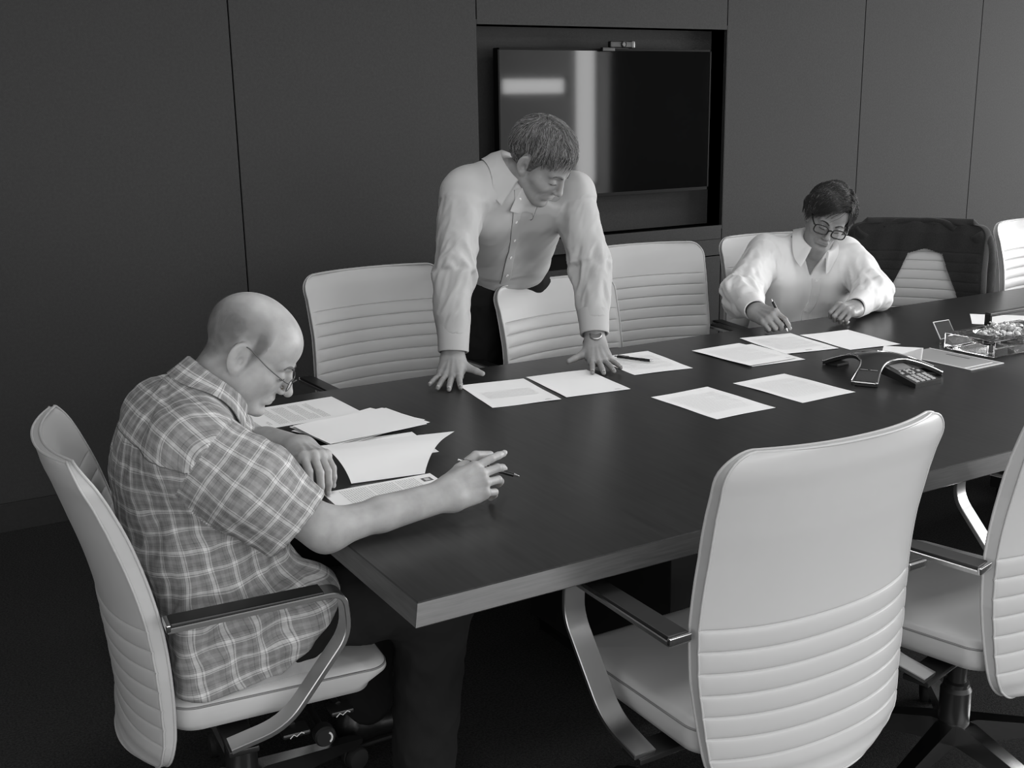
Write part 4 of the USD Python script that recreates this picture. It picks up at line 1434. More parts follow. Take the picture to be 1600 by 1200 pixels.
def collar_mesh(o, axis, front, r_in, r_out, h_back, h_front, drop_back, drop_front, gap, spread=.014, n=72, squash=.9, over=None):
    """a folded shirt collar: stands round the neck, turns over at the top and lies down outside; gap = half opening (radians) at the front"""
    ax = nrm(axis); f = np.asarray(front, float); f = nrm(f - ax * (f @ ax)); s = np.cross(f, ax)
    th = np.linspace(gap, 2 * math.pi - gap, n)
    rows = []
    fr = (1 + np.cos(th)) / 2                      # 1 at the front, 0 at the back
    fr2 = fr ** 2.2
    H = h_back + (h_front - h_back) * fr
    dn = drop_back + (drop_front - drop_back) * fr2
    dirs = np.cos(th)[:, None] * f + np.sin(th)[:, None] * s * squash
    base = np.asarray(o, float) + 0 * dirs
    ro = r_out + spread * fr2
    sec = [(r_in, -.012), (r_in * 1.0, None), (r_in + .003, 'top'), (r_in + .008, 'top2'), ('o', 'mid'), ('o', 'low'), ('oi', 'low2'), ('i2', 'mid2')]
    V = []
    V.append(base + dirs * r_in + ax * (-.014))
    V.append(base + dirs * (r_in) + ax * (H * .55)[:, None])
    V.append(base + dirs * (r_in + .001) + ax * H[:, None])
    V.append(base + dirs * (r_in + .005) + ax * (H + .003)[:, None])
    V.append(base + dirs * (r_in + .010) + ax * (H + .0005)[:, None])
    V.append(base + dirs * ((r_in + .010) * .5 + ro * .5)[:, None] + ax * (H - dn * .5)[:, None])
    V.append(base + dirs * ro[:, None] + ax * (H - dn)[:, None])
    V.append(base + dirs * (ro - .0035)[:, None] + ax * (H - dn)[:, None])
    V.append(base + dirs * ((r_in + .006) * .5 + ro * .5 - .003)[:, None] + ax * (H - dn * .5)[:, None])
    V.append(base + dirs * (r_in + .005) + ax * (H - .004)[:, None])
    V.append(base + dirs * (r_in + .004) + ax * (-.014))
    V = np.array(V)
    m = len(V)
    if over is not None:                            # the turned-down leaf lies on the shirt
        for row, off in ((4, .010), (5, .009), (6, .007), (7, .0035), (8, .0045)):
            for _ in range(3):
                d = over(V[row])
                g = np.stack([over(V[row] + e) - d for e in np.eye(3) * .002], 1)
                g /= np.maximum(np.linalg.norm(g, axis=1, keepdims=True), 1e-9)
                V[row] += g * np.maximum(off - d, 0)[:, None]
    Vf = V.reshape(-1, 3)
    F = grid_faces(n, m)
    # close the section ring and its ends
    F = np.vstack([F, quads(np.stack([np.arange((m - 1) * n, m * n - 1), np.arange((m - 1) * n + 1, m * n), np.arange(1, n), np.arange(0, n - 1)], 1))])
    for c in (0, n - 1):
        ids = np.arange(m) * n + c
        cen = len(Vf); Vf = np.vstack([Vf, Vf[ids].mean(0)])
        F = np.vstack([F, np.stack([np.full(m, cen), ids, np.roll(ids, -1)], 1)])
    me = trimesh.Trimesh(Vf, F, process=False); me.fix_normals()
    u = np.concatenate([np.tile(th * r_out, m), [0, 0]])
    v = np.concatenate([np.repeat(np.cumsum([0, .02, .01, .003, .004, .02, .02, .003, .02, .02, .02]), n), [0, 0]])
    return me, np.column_stack([u, v])


def limb(P, pts, rad, k=.03):
    d = None
    for a, b, ra, rb in zip(pts[:-1], pts[1:], rad[:-1], rad[1:]):
        c = rc(P, a, b, ra, rb)
        d = c if d is None else smin(d, c, k)
    return d


def glasses(parent, H, lens_y, lens_z, lw, lh, rim_r, gap, material, tilt=0.0, label=None, half=False, templez=None, wrap=8):
    """spectacles in a head's frame: two lenses in rims, bridge and two temples"""
    base = UsdGeom.Xform.Define(stage, ppath(parent) + '/' + numbered(ppath(parent), 'eyeglasses')).GetPrim()
    if label:
        tag(base, label)
    R = rot((1, 0, 0), tilt)
    for sx in (-1, 1):
        cx = sx * (gap / 2 + lw / 2)
        pts = []
        for a in np.linspace(0, 2 * math.pi, 28, endpoint=False):
            c, s = math.cos(a), math.sin(a)
            e = 3.2
            x = np.sign(c) * abs(c) ** (2 / e) * lw / 2; z = np.sign(s) * abs(s) ** (2 / e) * lh / 2 * (1.0 if s > 0 else .96)
            pts.append((cx + x, -abs(cx + x) * math.tan(math.radians(wrap)) * .9, z))
        pts = np.array(pts) @ R.T + [0, lens_y, lens_z]
        W = H.w(pts)
        if half:
            up = np.array([k for k in range(28) if math.sin(2 * math.pi * k / 28) > -.3])
            up = np.roll(up, np.argmax(np.diff(np.append(up, up[0] + 28)) > 1) * -1 - 1)
            obj('rim', tube(W[up], rim_r, 8), material, base, smooth=True)
        else:
            obj('rim', tube(W, rim_r, 8, True), material, base, smooth=True)
        c = W.mean(0)
        obj('lens', trimesh.Trimesh(np.vstack([W, [c]]), [[k, (k + 1) % 28, 28] for k in range(28)], process=False), 'lens_glass', base)
        tz = lens_z + lh * .30 if templez is None else templez
        hinge = np.array([(sx * (gap / 2 + lw), -abs(gap / 2 + lw) * math.tan(math.radians(wrap)) * .9, lh * .30)]) @ R.T + [0, lens_y, lens_z]
        hx, hy, hz = hinge[0]
        ear = np.array([sx * .0815, -.006, .0245])
        tp = smoothpath([(hx, hy, hz), (hx + sx * .006, hy - .012, hz + .001), (sx * .0785, hy * .45, hz * .55 + ear[2] * .45), ear, ear + [-sx * .001, -.018, -.010], ear + [-sx * .003, -.026, -.026]], 40)
        obj('temple', tube(H.w(tp), rim_r * 1.05, 8), material, base, smooth=True)
    br = np.array([(-gap / 2, 0, lh * .10), (-gap / 4, .0035, lh * .26), (0, .005, lh * .30), (gap / 4, .0035, lh * .26), (gap / 2, 0, lh * .10)]) @ R.T + [0, lens_y, lens_z]
    obj('bridge', tube(H.w(smoothpath(br, 16)), rim_r, 8), material, base, smooth=True)
    return base


def on_face(p, o, lift):
    """points of a head's frame moved along y onto its surface"""
    p = np.array(p, float)
    for _ in range(6):
        p[:, 1] += lift - head_sdf(p, o)
    return p


def brows(parent, H, mat_, o, lift=.0):
    for sx in (-1, 1):
        pts = on_face(smoothpath([(sx * .013, .0985, .0190 + lift), (sx * .026, .0975, .0245 + lift), (sx * .041, .0860, .0240 + lift), (sx * .049, .0745, .0180 + lift)], 20), o, .0006)
        m = tube(H.w(pts), np.interp(np.linspace(0, 1, len(pts)), [0, .3, 1], [.0026, .0034, .0012]) * H.s, 8)
        m.vertices = np.array(m.vertices) + (meshkit.noise(np.array(m.vertices) * 600)[:, None] - .5) * .002
        obj('eyebrow', m, mat_, parent)
        lash = on_face(smoothpath([(sx * .020, .0895, -.0075), (sx * .031, .0905, -.0095), (sx * .042, .0825, -.0075)], 14), o, .0004)
        obj('eyelashes', tube(H.w(lash), .0010 * H.s, 6), 'lash', parent)


def trousers_mesh(hips, knees, feet, r=(.10, .078, .058), seat=None, h=.007, seed=1, wr=.006, under=None):
    def fn(P):
        d = rc(P, hips[0], hips[1], r[0] * 1.15, r[0] * 1.15)
        for hp, kn, ft in zip(hips, knees, feet):
            d = smin(d, limb(P, [hp, kn, ft], [r[0], r[1], r[2]], .05), .05)
        if seat is not None:
            z, pt, dr = seat
            d = smax(d, -np.maximum(P[:, 2] - z, (P - np.asarray(pt)) @ np.asarray(dr, float)), .01)
        return d
    fn0 = fn
    if under is not None:                            # nothing of them inside the shirt, so that the tails hang cleanly over
        fn = lambda P: smax(fn0(P), -(under(P) - .003), .004)
    q = np.array(list(hips) + list(knees) + list(feet))
    m = taubin(sdf_mesh(fn, q.min(0) - .17, q.max(0) + .17, h), 4)
    v = np.array(m.vertices)
    displaced(m, wr * crease(v * [1, 1, .8], 11, seed))
    return m


def shoe(parent, ankle, direction):
    d = np.array([direction[0], direction[1], 0]); d = nrm(d)
    a = np.array([ankle[0], ankle[1], 0.0])
    sd = np.array([-d[1], d[0], 0])
    R = np.stack([d, sd, [0, 0, 1.0]], 1)
    Pm = Placed(a, R)

    def fn(P):
        L = Pm.l(P)
        q = rc(L, (-.035, 0, .045), (.13, 0, .030), .042, .036)
        q = smin(q, rc(L, (-.03, 0, .05), (-.03, 0, .10), .040, .036), .03)
        return smax(q, .012 - L[:, 2], .004)
    m = sdf_mesh(fn, a + [-.25, -.25, 0], a + [.25, .25, .16], .006)
    s = obj('shoe', taubin(m, 3), 'shoe_leather', parent, smooth=True)
    sole = moved(box((-.075, -.043, 0), (.165, .043, .014), .006), a, R)
    obj('sole', sole, 'black_rubber', s)


# ------------------------------------------------------------------ the people
def neck_fn(H, o, base, r0=.055, r1=.066):
    a = H.w((0, -.022, -.055)); b = np.asarray(base, float)

    def fn(P):
        d = head_sdf(H.l(P), o) * H.s
        n = rc(P, a, b, r0, r1)
        throat = rc(P, H.w((0, .020, -.085)), b + (H.R[:, 1] * .02), .030, .045)
        return smin(d, smin(n, throat, .02), .022)
    return fn


def neck_and_head(H, o, base, r0=.055, r1=.066):
    fn = neck_fn(H, o, base, r0, r1); b = np.asarray(base, float)
    lo = np.minimum(H.o - .2, b - .09); hi = np.maximum(H.o + .2, b + .09)
    return taubin(sdf_mesh(fn, lo, hi, .0026), 2)


def arm_mesh(pts, rad, hand, h=.0028):
    """forearm and hand as one surface; pts from (inside the sleeve) the upper arm to the wrist"""
    w = hand.F.w
    # the wrist is wider than thick
    wl, wr_ = w((.004, .013, -.001)), w((.004, -.013, -.001))

    def fn(P):
        d = limb(P, pts, rad, .03)
        e = pts[-2]
        fore = smin(rc(P, e + (pts[-1] - e) * .45, wl, rad[-2] * .80, .0185 * hand.s), rc(P, e + (pts[-1] - e) * .45, wr_, rad[-2] * .80, .0185 * hand.s), .01)
        d = smin(d, fore, .02)
        return smin(d, hand.sdf(P), .022)
    q = np.array(pts)
    lo, hi = hand.bounds()
    lo = np.minimum(lo, q.min(0) - .07); hi = np.maximum(hi, q.max(0) + .07)
    return taubin(sdf_mesh(fn, lo, hi, h), 2)


def hair_shell(H, o, tbl, offset, h=.0034, inner=-.004):
    def fn(P):
        L = H.l(P)
        m = hair_region(L, tbl)
        d = head_sdf(L, o)
        off = offset(L, m)
        k = smax(d - off, -(m - .0), .010)
        return smax(k, -(d - inner), .002) * H.s
    return taubin(sdf_mesh(fn, H.o - .19, H.o + .19, h), 2)


def strands_on(H, o, roots, flow, length, lift, n=7, jitter=.2, seed=0):
    """strands that start at roots (local) and run along flow(p), riding lift(t) above the scalp"""
    rng = np.random.default_rng(seed)
    p = roots.copy()
    c = np.array([0, -.014, .02])
    out = [p]
    L = length(roots) * rng.uniform(.7, 1.15, len(p)) / (n - 1)
    jit = rng.normal(0, jitter, p.shape)
    for k in range(1, n):
        t = k / (n - 1)
        r = p - c; r /= np.linalg.norm(r, axis=1, keepdims=True)
        d = flow(p) + jit
        d -= r * (d * r).sum(1, keepdims=True)
        d /= np.maximum(np.linalg.norm(d, axis=1, keepdims=True), 1e-9)
        p = p + d * L[:, None]
        for _ in range(2):
            r = p - c; r /= np.linalg.norm(r, axis=1, keepdims=True)
            p = p + r * (lift(p, t) - head_sdf(p, o))[:, None]
        out.append(p)
    return H.w(np.stack(out, 1).reshape(-1, 3)).reshape(len(roots), n, 3)


def pick(H, m, tbl, cnt, seed, lo=.0):
    rng = np.random.default_rng(seed)
    L = H.l(np.array(m.vertices))
    k = np.where(hair_region(L, tbl) > lo)[0]
    return L[rng.choice(k, cnt)]


# ---- the bald man in the plaid shirt, seated at the table's end
def build_bald_man():
    global ORG
    ORG = np.array([-.17, .61, 0])
    t = thing('person', 'bald man in glasses and plaid short-sleeved shirt, seated, pen in hand', 'person', ORG)
    o = dict(jaw=1.05, nose=1.05, chin=.004, ear=1.14, fat=True)
    H = head_frame((0, 0, 0), 90, 36, 0, .965)
    H.o = np.array([-.1300, .525, 1.0985]) - H.R @ np.array([.080, -.014, -.006]) * .965
    neck = np.array([-.168, .602, 1.018]); nax = nrm((.62, 0, .78))
    # torso as the shirt lies on it
    def torso(P):
        d = rc(P, (-.185, .520, .575), (-.185, .700, .575), .128, .128)
        d = smin(d, rbox(P, (-.165, .61, .525), (.165, .247, .115), .050), .05)
        d = smin(d, ell(P, (-.205, .61, .715), (.165, .195, .150)), .06)
        d = smin(d, ell(P, (-.245, .61, .860), (.137, .190, .150)), .06)
        d = smin(d, rc(P, (-.255, .480, .940), (-.225, .735, .935), .070, .070), .07)
        d = smin(d, rc(P, (-.245, .61, .935), neck, .088, .068), .05)
        for sy in (-1, 1):
            d = smin(d, rc(P, (-.240, .61 + sy * .14, .945), neck + [-.03, sy * .02, -.02], .058, .055), .05)
        # its tails spread over the lap
        d = smin(d, rc(P, (-.12, .472, .565), (-.040, .445, .572), .088, .072), .05)
        d = smin(d, rc(P, (-.12, .748, .565), (-.040, .77, .572), .088, .072), .05)
        return d
    sR = [np.array(p) for p in ((-.250, .440, .948), (-.165, .385, .872), (-.090, .347, .792))]
    sL = [np.array(p) for p in ((-.215, .770, .935), (-.125, .870, .880), (-.055, .945, .815))]
    handR = Hand((.236, .340, .792), (.95, .09, .19), (.14, -.74, .66), 1,
                 [(4, 14, 8), (16, 28, 16), (22, 36, 20), (30, 42, 24)], (3, 0, -3, -7),
                 thumb_w=[(.296, .398, .822), (.352, .424, .836), (.398, .440, .826)])
    handL = Hand((.062, .742, .823), (.06, -.99, .02), (.12, -.05, .99), -1,
                 [(34, 38, 20), (37, 38, 20), (38, 38, 22), (38, 38, 22)], (5, 1, -3, -7),
                 thumb=[(.022, .024, -.012), (.050, .044, -.024), (.078, .050, -.036), (.100, .048, -.046)])
    eR, eL = np.array([-.040, .325, .7775]), np.array([.0, .965, .800])
    wR, wL = handR.F.w((0, 0, 0)), handL.F.w((0, 0, 0))
    aR = arm_mesh([np.array([-.14, .378, .86]), eR, wR], [.052, .040, .024], handR)
    aL = arm_mesh([np.array([-.12, .87, .88]), eL, wL], [.052, .038, .024], handL)

    def core(P):
        d = torso(P) + .014
        for s_, e_ in ((sR[0], eR), (sL[0], eL)):
            d = smin(d, rc(P, s_, e_, .055, .036), .03)
        return d
    hips = [(-.12, .466, .545), (-.12, .75, .545)]; knees = [(.238, .425, .548), (.228, .775, .555)]; feet = [(.20, .43, .12), (.21, .79, .12)]
    cm = sdf_mesh(lambda P: np.minimum(core(P), np.minimum(limb(P, [hips[0], knees[0], feet[0]], [.08, .055, .04]), limb(P, [hips[1], knees[1], feet[1]], [.08, .055, .04]))), (-.5, .25, .04), (.42, 1.05, 1.1), .010)
    body = union([neck_and_head(H, o, neck - nax * .04, .060, .066), aR, aL, taubin(cm, 2)])
    b = obj('body', body, 'skin_fair', t, smooth=True)
    nl = cat([nail_mesh(handR), nail_mesh(handL)])
    obj('fingernails', nl, 'nail', b, smooth=True)
    brows(b, H, 'brow_hair', o)
    # shirt
    hem_n = nrm((.74, 0, -.67))

    def cut(d, P):
        d = smax(d, -(P[:, 2] - .464), .008)
        d = smax(d, (P - np.array([-.045, 0, .560])) @ hem_n, .006)
        return smax(d, (P - neck) @ nax - .006, .006)                            # neck opening
    a0, a1 = np.array([-.185, .61, .57]), np.array([-.250, .61, 1.0])
    ax = nrm(a1 - a0); sd = np.array([0, 1.0, 0])

    def coords(V):
        s = (V - a0) @ ax; q = V - a0 - s[:, None] * ax
        return s, np.arctan2(q @ sd, -(q @ nrm(np.array([1, 0, 0]) - ax * ax[0])))

    def folds(V):
        s, ang = coords(V)
        f1 = crease(np.column_stack([ang * .35, s * 2.2, 0 * s]), 2.6, 3)
        f2 = crease(np.column_stack([ang * .6 + s * 1.0, s * 2.6, 0 * s + 4]), 3.6, 9)
        lowb = np.clip((.32 - s) / .2, 0, 1)
        f3 = crease(np.column_stack([ang * .5, s * 3.0 + ang * .4, 0 * s + 8]), 4.5, 31)
        return .0035 * f1 * (1 - lowb) + .0080 * f2 * lowb + .0030 * f3
    parts, whole = shirt_parts(torso, [(sR, [.080, .086, .083]), (sL, [.080, .086, .083])], cut, (-.45, .22, .40), (.12, 1.06, 1.14), .0042, .05, True, .0045, 24., (3, 6), folds, .02, ((0.2, -.75, .6), (0, .6, .8)))
    m = parts[0][0]
    V = np.array(m.vertices)
    s, ang = coords(V)
    wob = meshkit.fbm(V * 14, 2, 5) - .5
    uv = np.column_stack([ang * .185 + .018 * wob, s + .018 * wob])
    # the yoke: a panel of its own over the shoulders, its check running square to the spine
    top_ = (V[:, 2] - (.955 - .45 * np.maximum(V[:, 0] + .30, -.2) * .35 - .10 * np.abs(V[:, 1] - .61))) > 0
    yf = top_[m.faces].sum(1) >= 2
    yv, inv = np.unique(m.faces[yf], return_inverse=True)
    ym = trimesh.Trimesh(V[yv], inv.reshape(-1, 3), process=False)
    yuv = np.column_stack([V[yv][:, 1] + .006 * wob[yv], .75 * V[yv][:, 0] + .65 * V[yv][:, 2] + .006 * wob[yv]])
    border = set()
    ed = np.sort(m.faces[:, [[0, 1], [1, 2], [2, 0]]].reshape(-1, 2), 1)
    mk = np.repeat(yf, 3)
    allm, Vall, Nall = m, V, meshkit.arrays(m, True)[2]
    bv, binv = np.unique(m.faces[~yf], return_inverse=True)
    m = trimesh.Trimesh(V[bv], binv.reshape(-1, 3), process=False); uv = uv[bv]
    seam_pts = np.intersect1d(yv, bv)
    sh = obj('shirt', m, 'plaid', t, smooth=True, uv=uv)
    for sm, suv in parts[1:]:
        w2 = meshkit.fbm(np.array(sm.vertices) * 14, 2, 5)[:, None] - .5
        obj('sleeve', sm, 'plaid', sh, smooth=True, uv=suv + .008 * w2)
    cm, cuv = collar_mesh(neck + nax * .002, nax, (.9, -.12, .2), .070, .092, .034, .018, .052, .070, .30, spread=.012, squash=.92, over=torso)
    obj('collar', cm, 'plaid', sh, smooth=True, uv=cuv)
    # stitched yoke seam across the shoulder blades and the pleat that opens below it
    obj('yoke', ym, 'plaid', sh, smooth=True, uv=yuv)
    q = seam_pts[(Vall[seam_pts][:, 0] < -.16)]
    q = q[np.argsort(Vall[q][:, 1])]
    on = Vall[q] + Nall[q] * .0008
    kk = np.linspace(0, len(on) - 1, 46).astype(int)
    on = np.array([on[max(0, k - 3):k + 4].mean(0) for k in kk])
    obj('yoke_seam', tube(on, .0010, 5), 'print_dark', sh, smooth=True)
    # trousers and shoes
    tr = trousers_mesh([np.array(p) for p in hips], [np.array(p) for p in knees], [np.array(p) for p in feet], (.088, .082, .068), seat=(.456, (.13, .6, 0), (1, 0, 0)), seed=4, under=lambda P: cut(torso(P), P))
    obj('trousers', tr, 'trousers', t, smooth=True)
    for f in feet:
        shoe(t, f, (1, .0))
    # cropped hair at the sides and back
    tbl = [(0, .30), (52, .30), (60, .028), (72, -.030), (82, .036), (100, .030), (112, -.02), (140, -.062), (180, -.072)]
    skin_d = neck_fn(H, o, neck - nax * .04, .060, .066)

    def hs(P):
        L = H.l(P)
        q = skin_d(P)
        return smax(smax(q - .0016, -(q + .0025), .0005), -(hair_region(L, tbl) + .022), .002) * H.s
    m = sdf_mesh(hs, H.o - .17, H.o + .17, .0030)
    L = H.l(np.array(m.vertices))
    mask = np.clip((hair_region(L, tbl) + .006 + .012 * (meshkit.fbm(L * 60, 3, 2) - .5)) / .045, 0, 1)
    angd = np.degrees(np.arctan2(np.abs(L[:, 0]), L[:, 1] + .014))
    top = np.interp(angd, [50, 70, 100, 140, 180], [.075, .095, .100, .096, .090])
    mask *= np.clip((top - L[:, 2]) / .045, 0, 1) * np.clip((angd - 52) / 14, 0, 1)
    keep = mask[m.faces].max(1) > .01
    m = trimesh.Trimesh(m.vertices, m.faces[keep], process=False)
    obj('hair', m, 'stubble', t, smooth=True, primvars={'mask': mask})
    glasses(t, H, .1120, -.008, .046, .026, .0012, .018, 'gunmetal', tilt=.16, label='slim half-rimmed eyeglasses', half=False)
    ORG = None
    p = oriented('pen', 'dark ballpoint pen held in the bald man\'s right hand', 'pen', (.312, .409, .835), (.429, .368, .790), (0, -.5, 1))
    pen_parts(p, .134)
    return t


def shirt_front(parent, m, pts, normal, material='button', n=5, r=.0055, strip='shirt_pale', width=.034):
    """placket and buttons laid along a line of points on the shirt's front"""
    from scipy.spatial import cKDTree
    tr = cKDTree(np.array(m.vertices)); V, N = np.array(m.vertices), meshkit.arrays(m, True)[2]
    path = smoothpath(pts, 40)
    _, k = tr.query(path)
    on = V[k]; nn = N[k]
    for _ in range(3):
        on[1:-1] = (on[:-2] + 2 * on[1:-1] + on[2:]) / 4; nn[1:-1] = (nn[:-2] + 2 * nn[1:-1] + nn[2:]) / 4
    nn /= np.linalg.norm(nn, axis=1, keepdims=True)
    t = np.gradient(on, axis=0); t /= np.linalg.norm(t, axis=1, keepdims=True)
    s = np.cross(t, nn)
    rows = []
    for w, hgt in ((-.5, -.003), (-.5, .0018), (-.44, .0036), (.44, .0036), (.5, .0018), (.5, -.003)):
        rows.append(on + s * w * width + nn * hgt)
    Vp = np.stack(rows, 1)
    mm = trimesh.Trimesh(Vp.reshape(-1, 3), grid_faces(6, len(on)), process=False); mm.fix_normals()
    pl = obj('placket', mm, strip, parent, smooth=50)
    edge = tube(on + s * .5 * width + nn * .0006, .0010, 5)
    obj('placket_edge', edge, 'print_dark', pl)
    for q in np.linspace(.10, .92, n):
        i = int(q * (len(on) - 1))
        R = np.stack([s[i], t[i], nn[i]], 1)
        if np.linalg.det(R) < 0:
            R[:, 0] *= -1
        obj('button', moved(lathe([(r, 0), (r, .0012), (r * .8, .002), (r * .7, .0014), (0, .0014)], 16), on[i] + nn[i] * .0036, R), material, pl)


def cuff_mesh(p0, p1, r0, r1, n=40, thick=.004, slit=None):
    a, b = np.asarray(p0, float), np.asarray(p1, float)
    ax = nrm(b - a); e1 = nrm(np.cross(ax, (.3, .9, .1))); e2 = np.cross(ax, e1)
    th = np.linspace(0, 2 * math.pi, n, endpoint=False)
    d = np.cos(th)[:, None] * e1 + np.sin(th)[:, None] * e2
    rows = []
    for f, k in ((0, -thick), (0, 0), (.03, .0015), (.5, .001), (.97, .0015), (1, 0), (1, -thick), (.5, -thick - .001)):
        r = r0 + (r1 - r0) * f
        rows.append(a + (b - a) * f + d * (r + k) * (1 + .03 * np.sin(3 * th)[:, None]))
    V = np.array(rows).reshape(-1, 3)
    F = grid_faces(n, len(rows), True)
    m = trimesh.Trimesh(V, F, process=False); m.fix_normals()
    return m


# ---- the standing man, leaning on the table with both hands
def build_standing_man():
    global ORG
    ORG = np.array([1.32, 2.0, 0])
    t = thing('person', 'standing man in a pale long-sleeved shirt leaning on the table with both hands', 'person', ORG)
    o = dict(jaw=1.05)
    H = head_frame((1.230, 1.545, 1.398), 64, 41, -9, 1.04)
    H.o = np.array([1.132, 1.50, 1.393]) - H.R @ np.array([.080, -.014, -.006]) * 1.04
    neck = np.array([1.158, 1.615, 1.345])
    lean = nrm(np.array([1.20, 1.66, 1.27]) - np.array([1.345, 1.95, .98]))

    def torso(P):
        d = None
        for sx in (-1, 1):
            c = rc(P, (1.305 + sx * .055, 1.955, .955), (1.285 + sx * .065, 1.88, 1.075), .100, .113)
            c = smin(c, rc(P, (1.285 + sx * .065, 1.88, 1.075), (1.195 + sx * .095, 1.690, 1.245), .113, .118), .03)
            d = c if d is None else smin(d, c, .05)
        d = smin(d, rc(P, (1.010, 1.625, 1.322), (1.355, 1.600, 1.292), .066, .066), .06)
        d = smin(d, rc(P, (1.18, 1.66, 1.30), neck, .085, .068), .05)
        for a_, b_ in (((1.00, 1.63, 1.308), (-.035, .02, .012)), ((1.345, 1.60, 1.290), (.035, .02, .004))):
            d = smin(d, rc(P, a_, neck + b_, .052, .060), .05)
        return d
    sR = [np.array(p) for p in ((.972, 1.615, 1.303), (.888, 1.535, 1.060), (.838, 1.457, .868))]
    sL = [np.array(p) for p in ((1.378, 1.582, 1.283), (1.388, 1.492, 1.048), (1.337, 1.395, .878))]
    handR = Hand((.834, 1.450, .811), (-.50, -.66, -.50), (-.30, -.42, .86), 1,
                 [(-27, 6, 6), (-28, 8, 6), (-27, 8, 6), (-24, 6, 6)], (13, 4, -6, -17),
                 thumb=[(.020, .026, -.012), (.042, .056, -.012), (.056, .080, -.010), (.066, .100, -.010)])
    handL = Hand((1.323, 1.369, .808), (-.30, -.80, -.49), (-.22, -.46, .86), -1,
                 [(-27, 6, 6), (-28, 8, 6), (-27, 8, 6), (-24, 6, 6)], (13, 4, -6, -17),
                 thumb=[(.020, .026, -.012), (.042, .056, -.012), (.056, .080, -.010), (.066, .101, -.010)])
    # fingers flat on the table: bend them up from the sloping palm
    aR = arm_mesh([sR[0], sR[1], handR.F.w((0, 0, 0))], [.05, .042, .026], handR)
    aL = arm_mesh([sL[0], sL[1], handL.F.w((0, 0, 0))], [.05, .042, .026], handL)
    hips = [np.array((1.225, 1.975, .93)), np.array((1.395, 1.975, .93))]; knees = [np.array((1.225, 2.00, .50)), np.array((1.42, 2.02, .50))]; feet = [np.array((1.215, 2.08, .10)), np.array((1.435, 2.10, .10))]
    cm = sdf_mesh(lambda P: np.minimum(torso(P) + .014, np.minimum(limb(P, [hips[0], knees[0], feet[0]], [.08, .055, .04]), limb(P, [hips[1], knees[1], feet[1]], [.08, .055, .04]))), (.85, 1.4, .02), (1.7, 2.2, 1.45), .010)
    body = union([neck_and_head(H, o, neck), aR, aL, taubin(cm, 2)])
    b = obj('body', body, 'skin_tan', t, smooth=True)
    obj('fingernails', cat([nail_mesh(handR), nail_mesh(handL)]), 'nail', b, smooth=True)
    brows(b, H, 'brow_hair', o)

    nax = nrm((.60, -.62, 1.0))

    def cut(d, P):
        d = smax(d, -(P - np.array([1.35, 1.95, .955])) @ nrm((-.1, -.25, .95)), .01)
        return smax(d, (P - (neck + nax * .014)) @ nax, .006)

    def folds(V):
        s = (V - np.array([1.345, 1.95, .98])) @ lean
        f1 = crease(np.column_stack([V[:, 0] * 2.6 - s * .8, V[:, 1] * .6, s * 1.0]), 3.0, 3)
        f2 = crease(np.column_stack([V[:, 0] * 1.0, V[:, 1] * .8, s * 3.2 + V[:, 0]]), 3.4, 12)
        low = np.clip((.22 - s) / .16, 0, 1)
        arm = np.exp(-(np.minimum(np.linalg.norm(V - sR[0] - [.05, -.03, -.09], axis=1), np.linalg.norm(V - sL[0] - [-.05, -.03, -.09], axis=1)) / .10) ** 2)
        return .0060 * f1 * (1 - low) + .0080 * f2 * low + .006 * f1 * arm
    for hd, sl in ((handR, sR), (handL, sL)):
        sl[2] = hd.F.o - nrm(hd.F.o - sl[1]) * (.062 if hd is handR else .076)
    parts, m = shirt_parts(torso, [(sR, [.074, .064, .051]), (sL, [.074, .064, .051])], cut, (.78, 1.28, .80), (1.62, 2.15, 1.48), .0045, .05, False, .0078, 26., (21, 27), folds, .035)
    sh = obj('shirt', parts[0][0], 'shirt_pale', t, smooth=True)
    for sm, _ in parts[1:]:
        obj('sleeve', sm, 'shirt_pale', sh, smooth=True)
    for hd, sl in ((handR, sR), (handL, sL)):
        w = hd.F.w((0, 0, 0)); d = nrm(w - sl[1])
        k_ = .014 if hd is handL else 0
        cf = cuff_mesh(w - d * (.098 + k_), w - d * (.012 + k_ * 1.3), .052, .047)
        obj('cuff', cf, 'shirt_pale', sh, smooth=40)
    ax = nrm(nrm(H.o - neck) + np.array([0, -.3, .2]))
    front = (-.25, -1, -.2)
    cm_, _ = collar_mesh(neck + nax * .004, nax, front, .070, .094, .036, .020, .052, .088, .16, spread=.030, over=torso)
    obj('collar', cm_, 'shirt_pale', sh, smooth=True)
    shirt_front(sh, m, [neck + [-.02, -.085, -.03], (1.150, 1.575, 1.21), (1.19, 1.65, 1.12), (1.215, 1.74, 1.04), (1.240, 1.83, .97)], None, n=5, width=.036)
    # trousers, belt and shoes
    tr = trousers_mesh(hips, knees, feet, (.098, .078, .066), seed=8)
    tr2 = obj('trousers', tr, 'trousers', t, smooth=True)
    for f in feet:
        shoe(t, f, (0, -1))
    # wristwatch on the left wrist
    w = handL.F.w((-.001, 0, 0)); fx = handL.F.R
    wt = UsdGeom.Xform.Define(stage, str(t.GetPath()) + '/wristwatch').GetPrim(); tag(wt, 'black wristwatch with round face')
    ring = np.array([w + fx @ np.array([0, .0355 * math.cos(a), .0275 * math.sin(a)]) for a in np.linspace(0, 2 * math.pi, 36, endpoint=False)])
    band = cat([tube(ring + fx[:, 0] * k, .0042, 8, True) for k in (-.007, -.0025, .0025, .007)])
    obj('strap', band, 'watch_black', wt, smooth=True)
    R = np.stack([fx[:, 0], np.cross(fx[:, 2], fx[:, 0]), fx[:, 2]], 1)
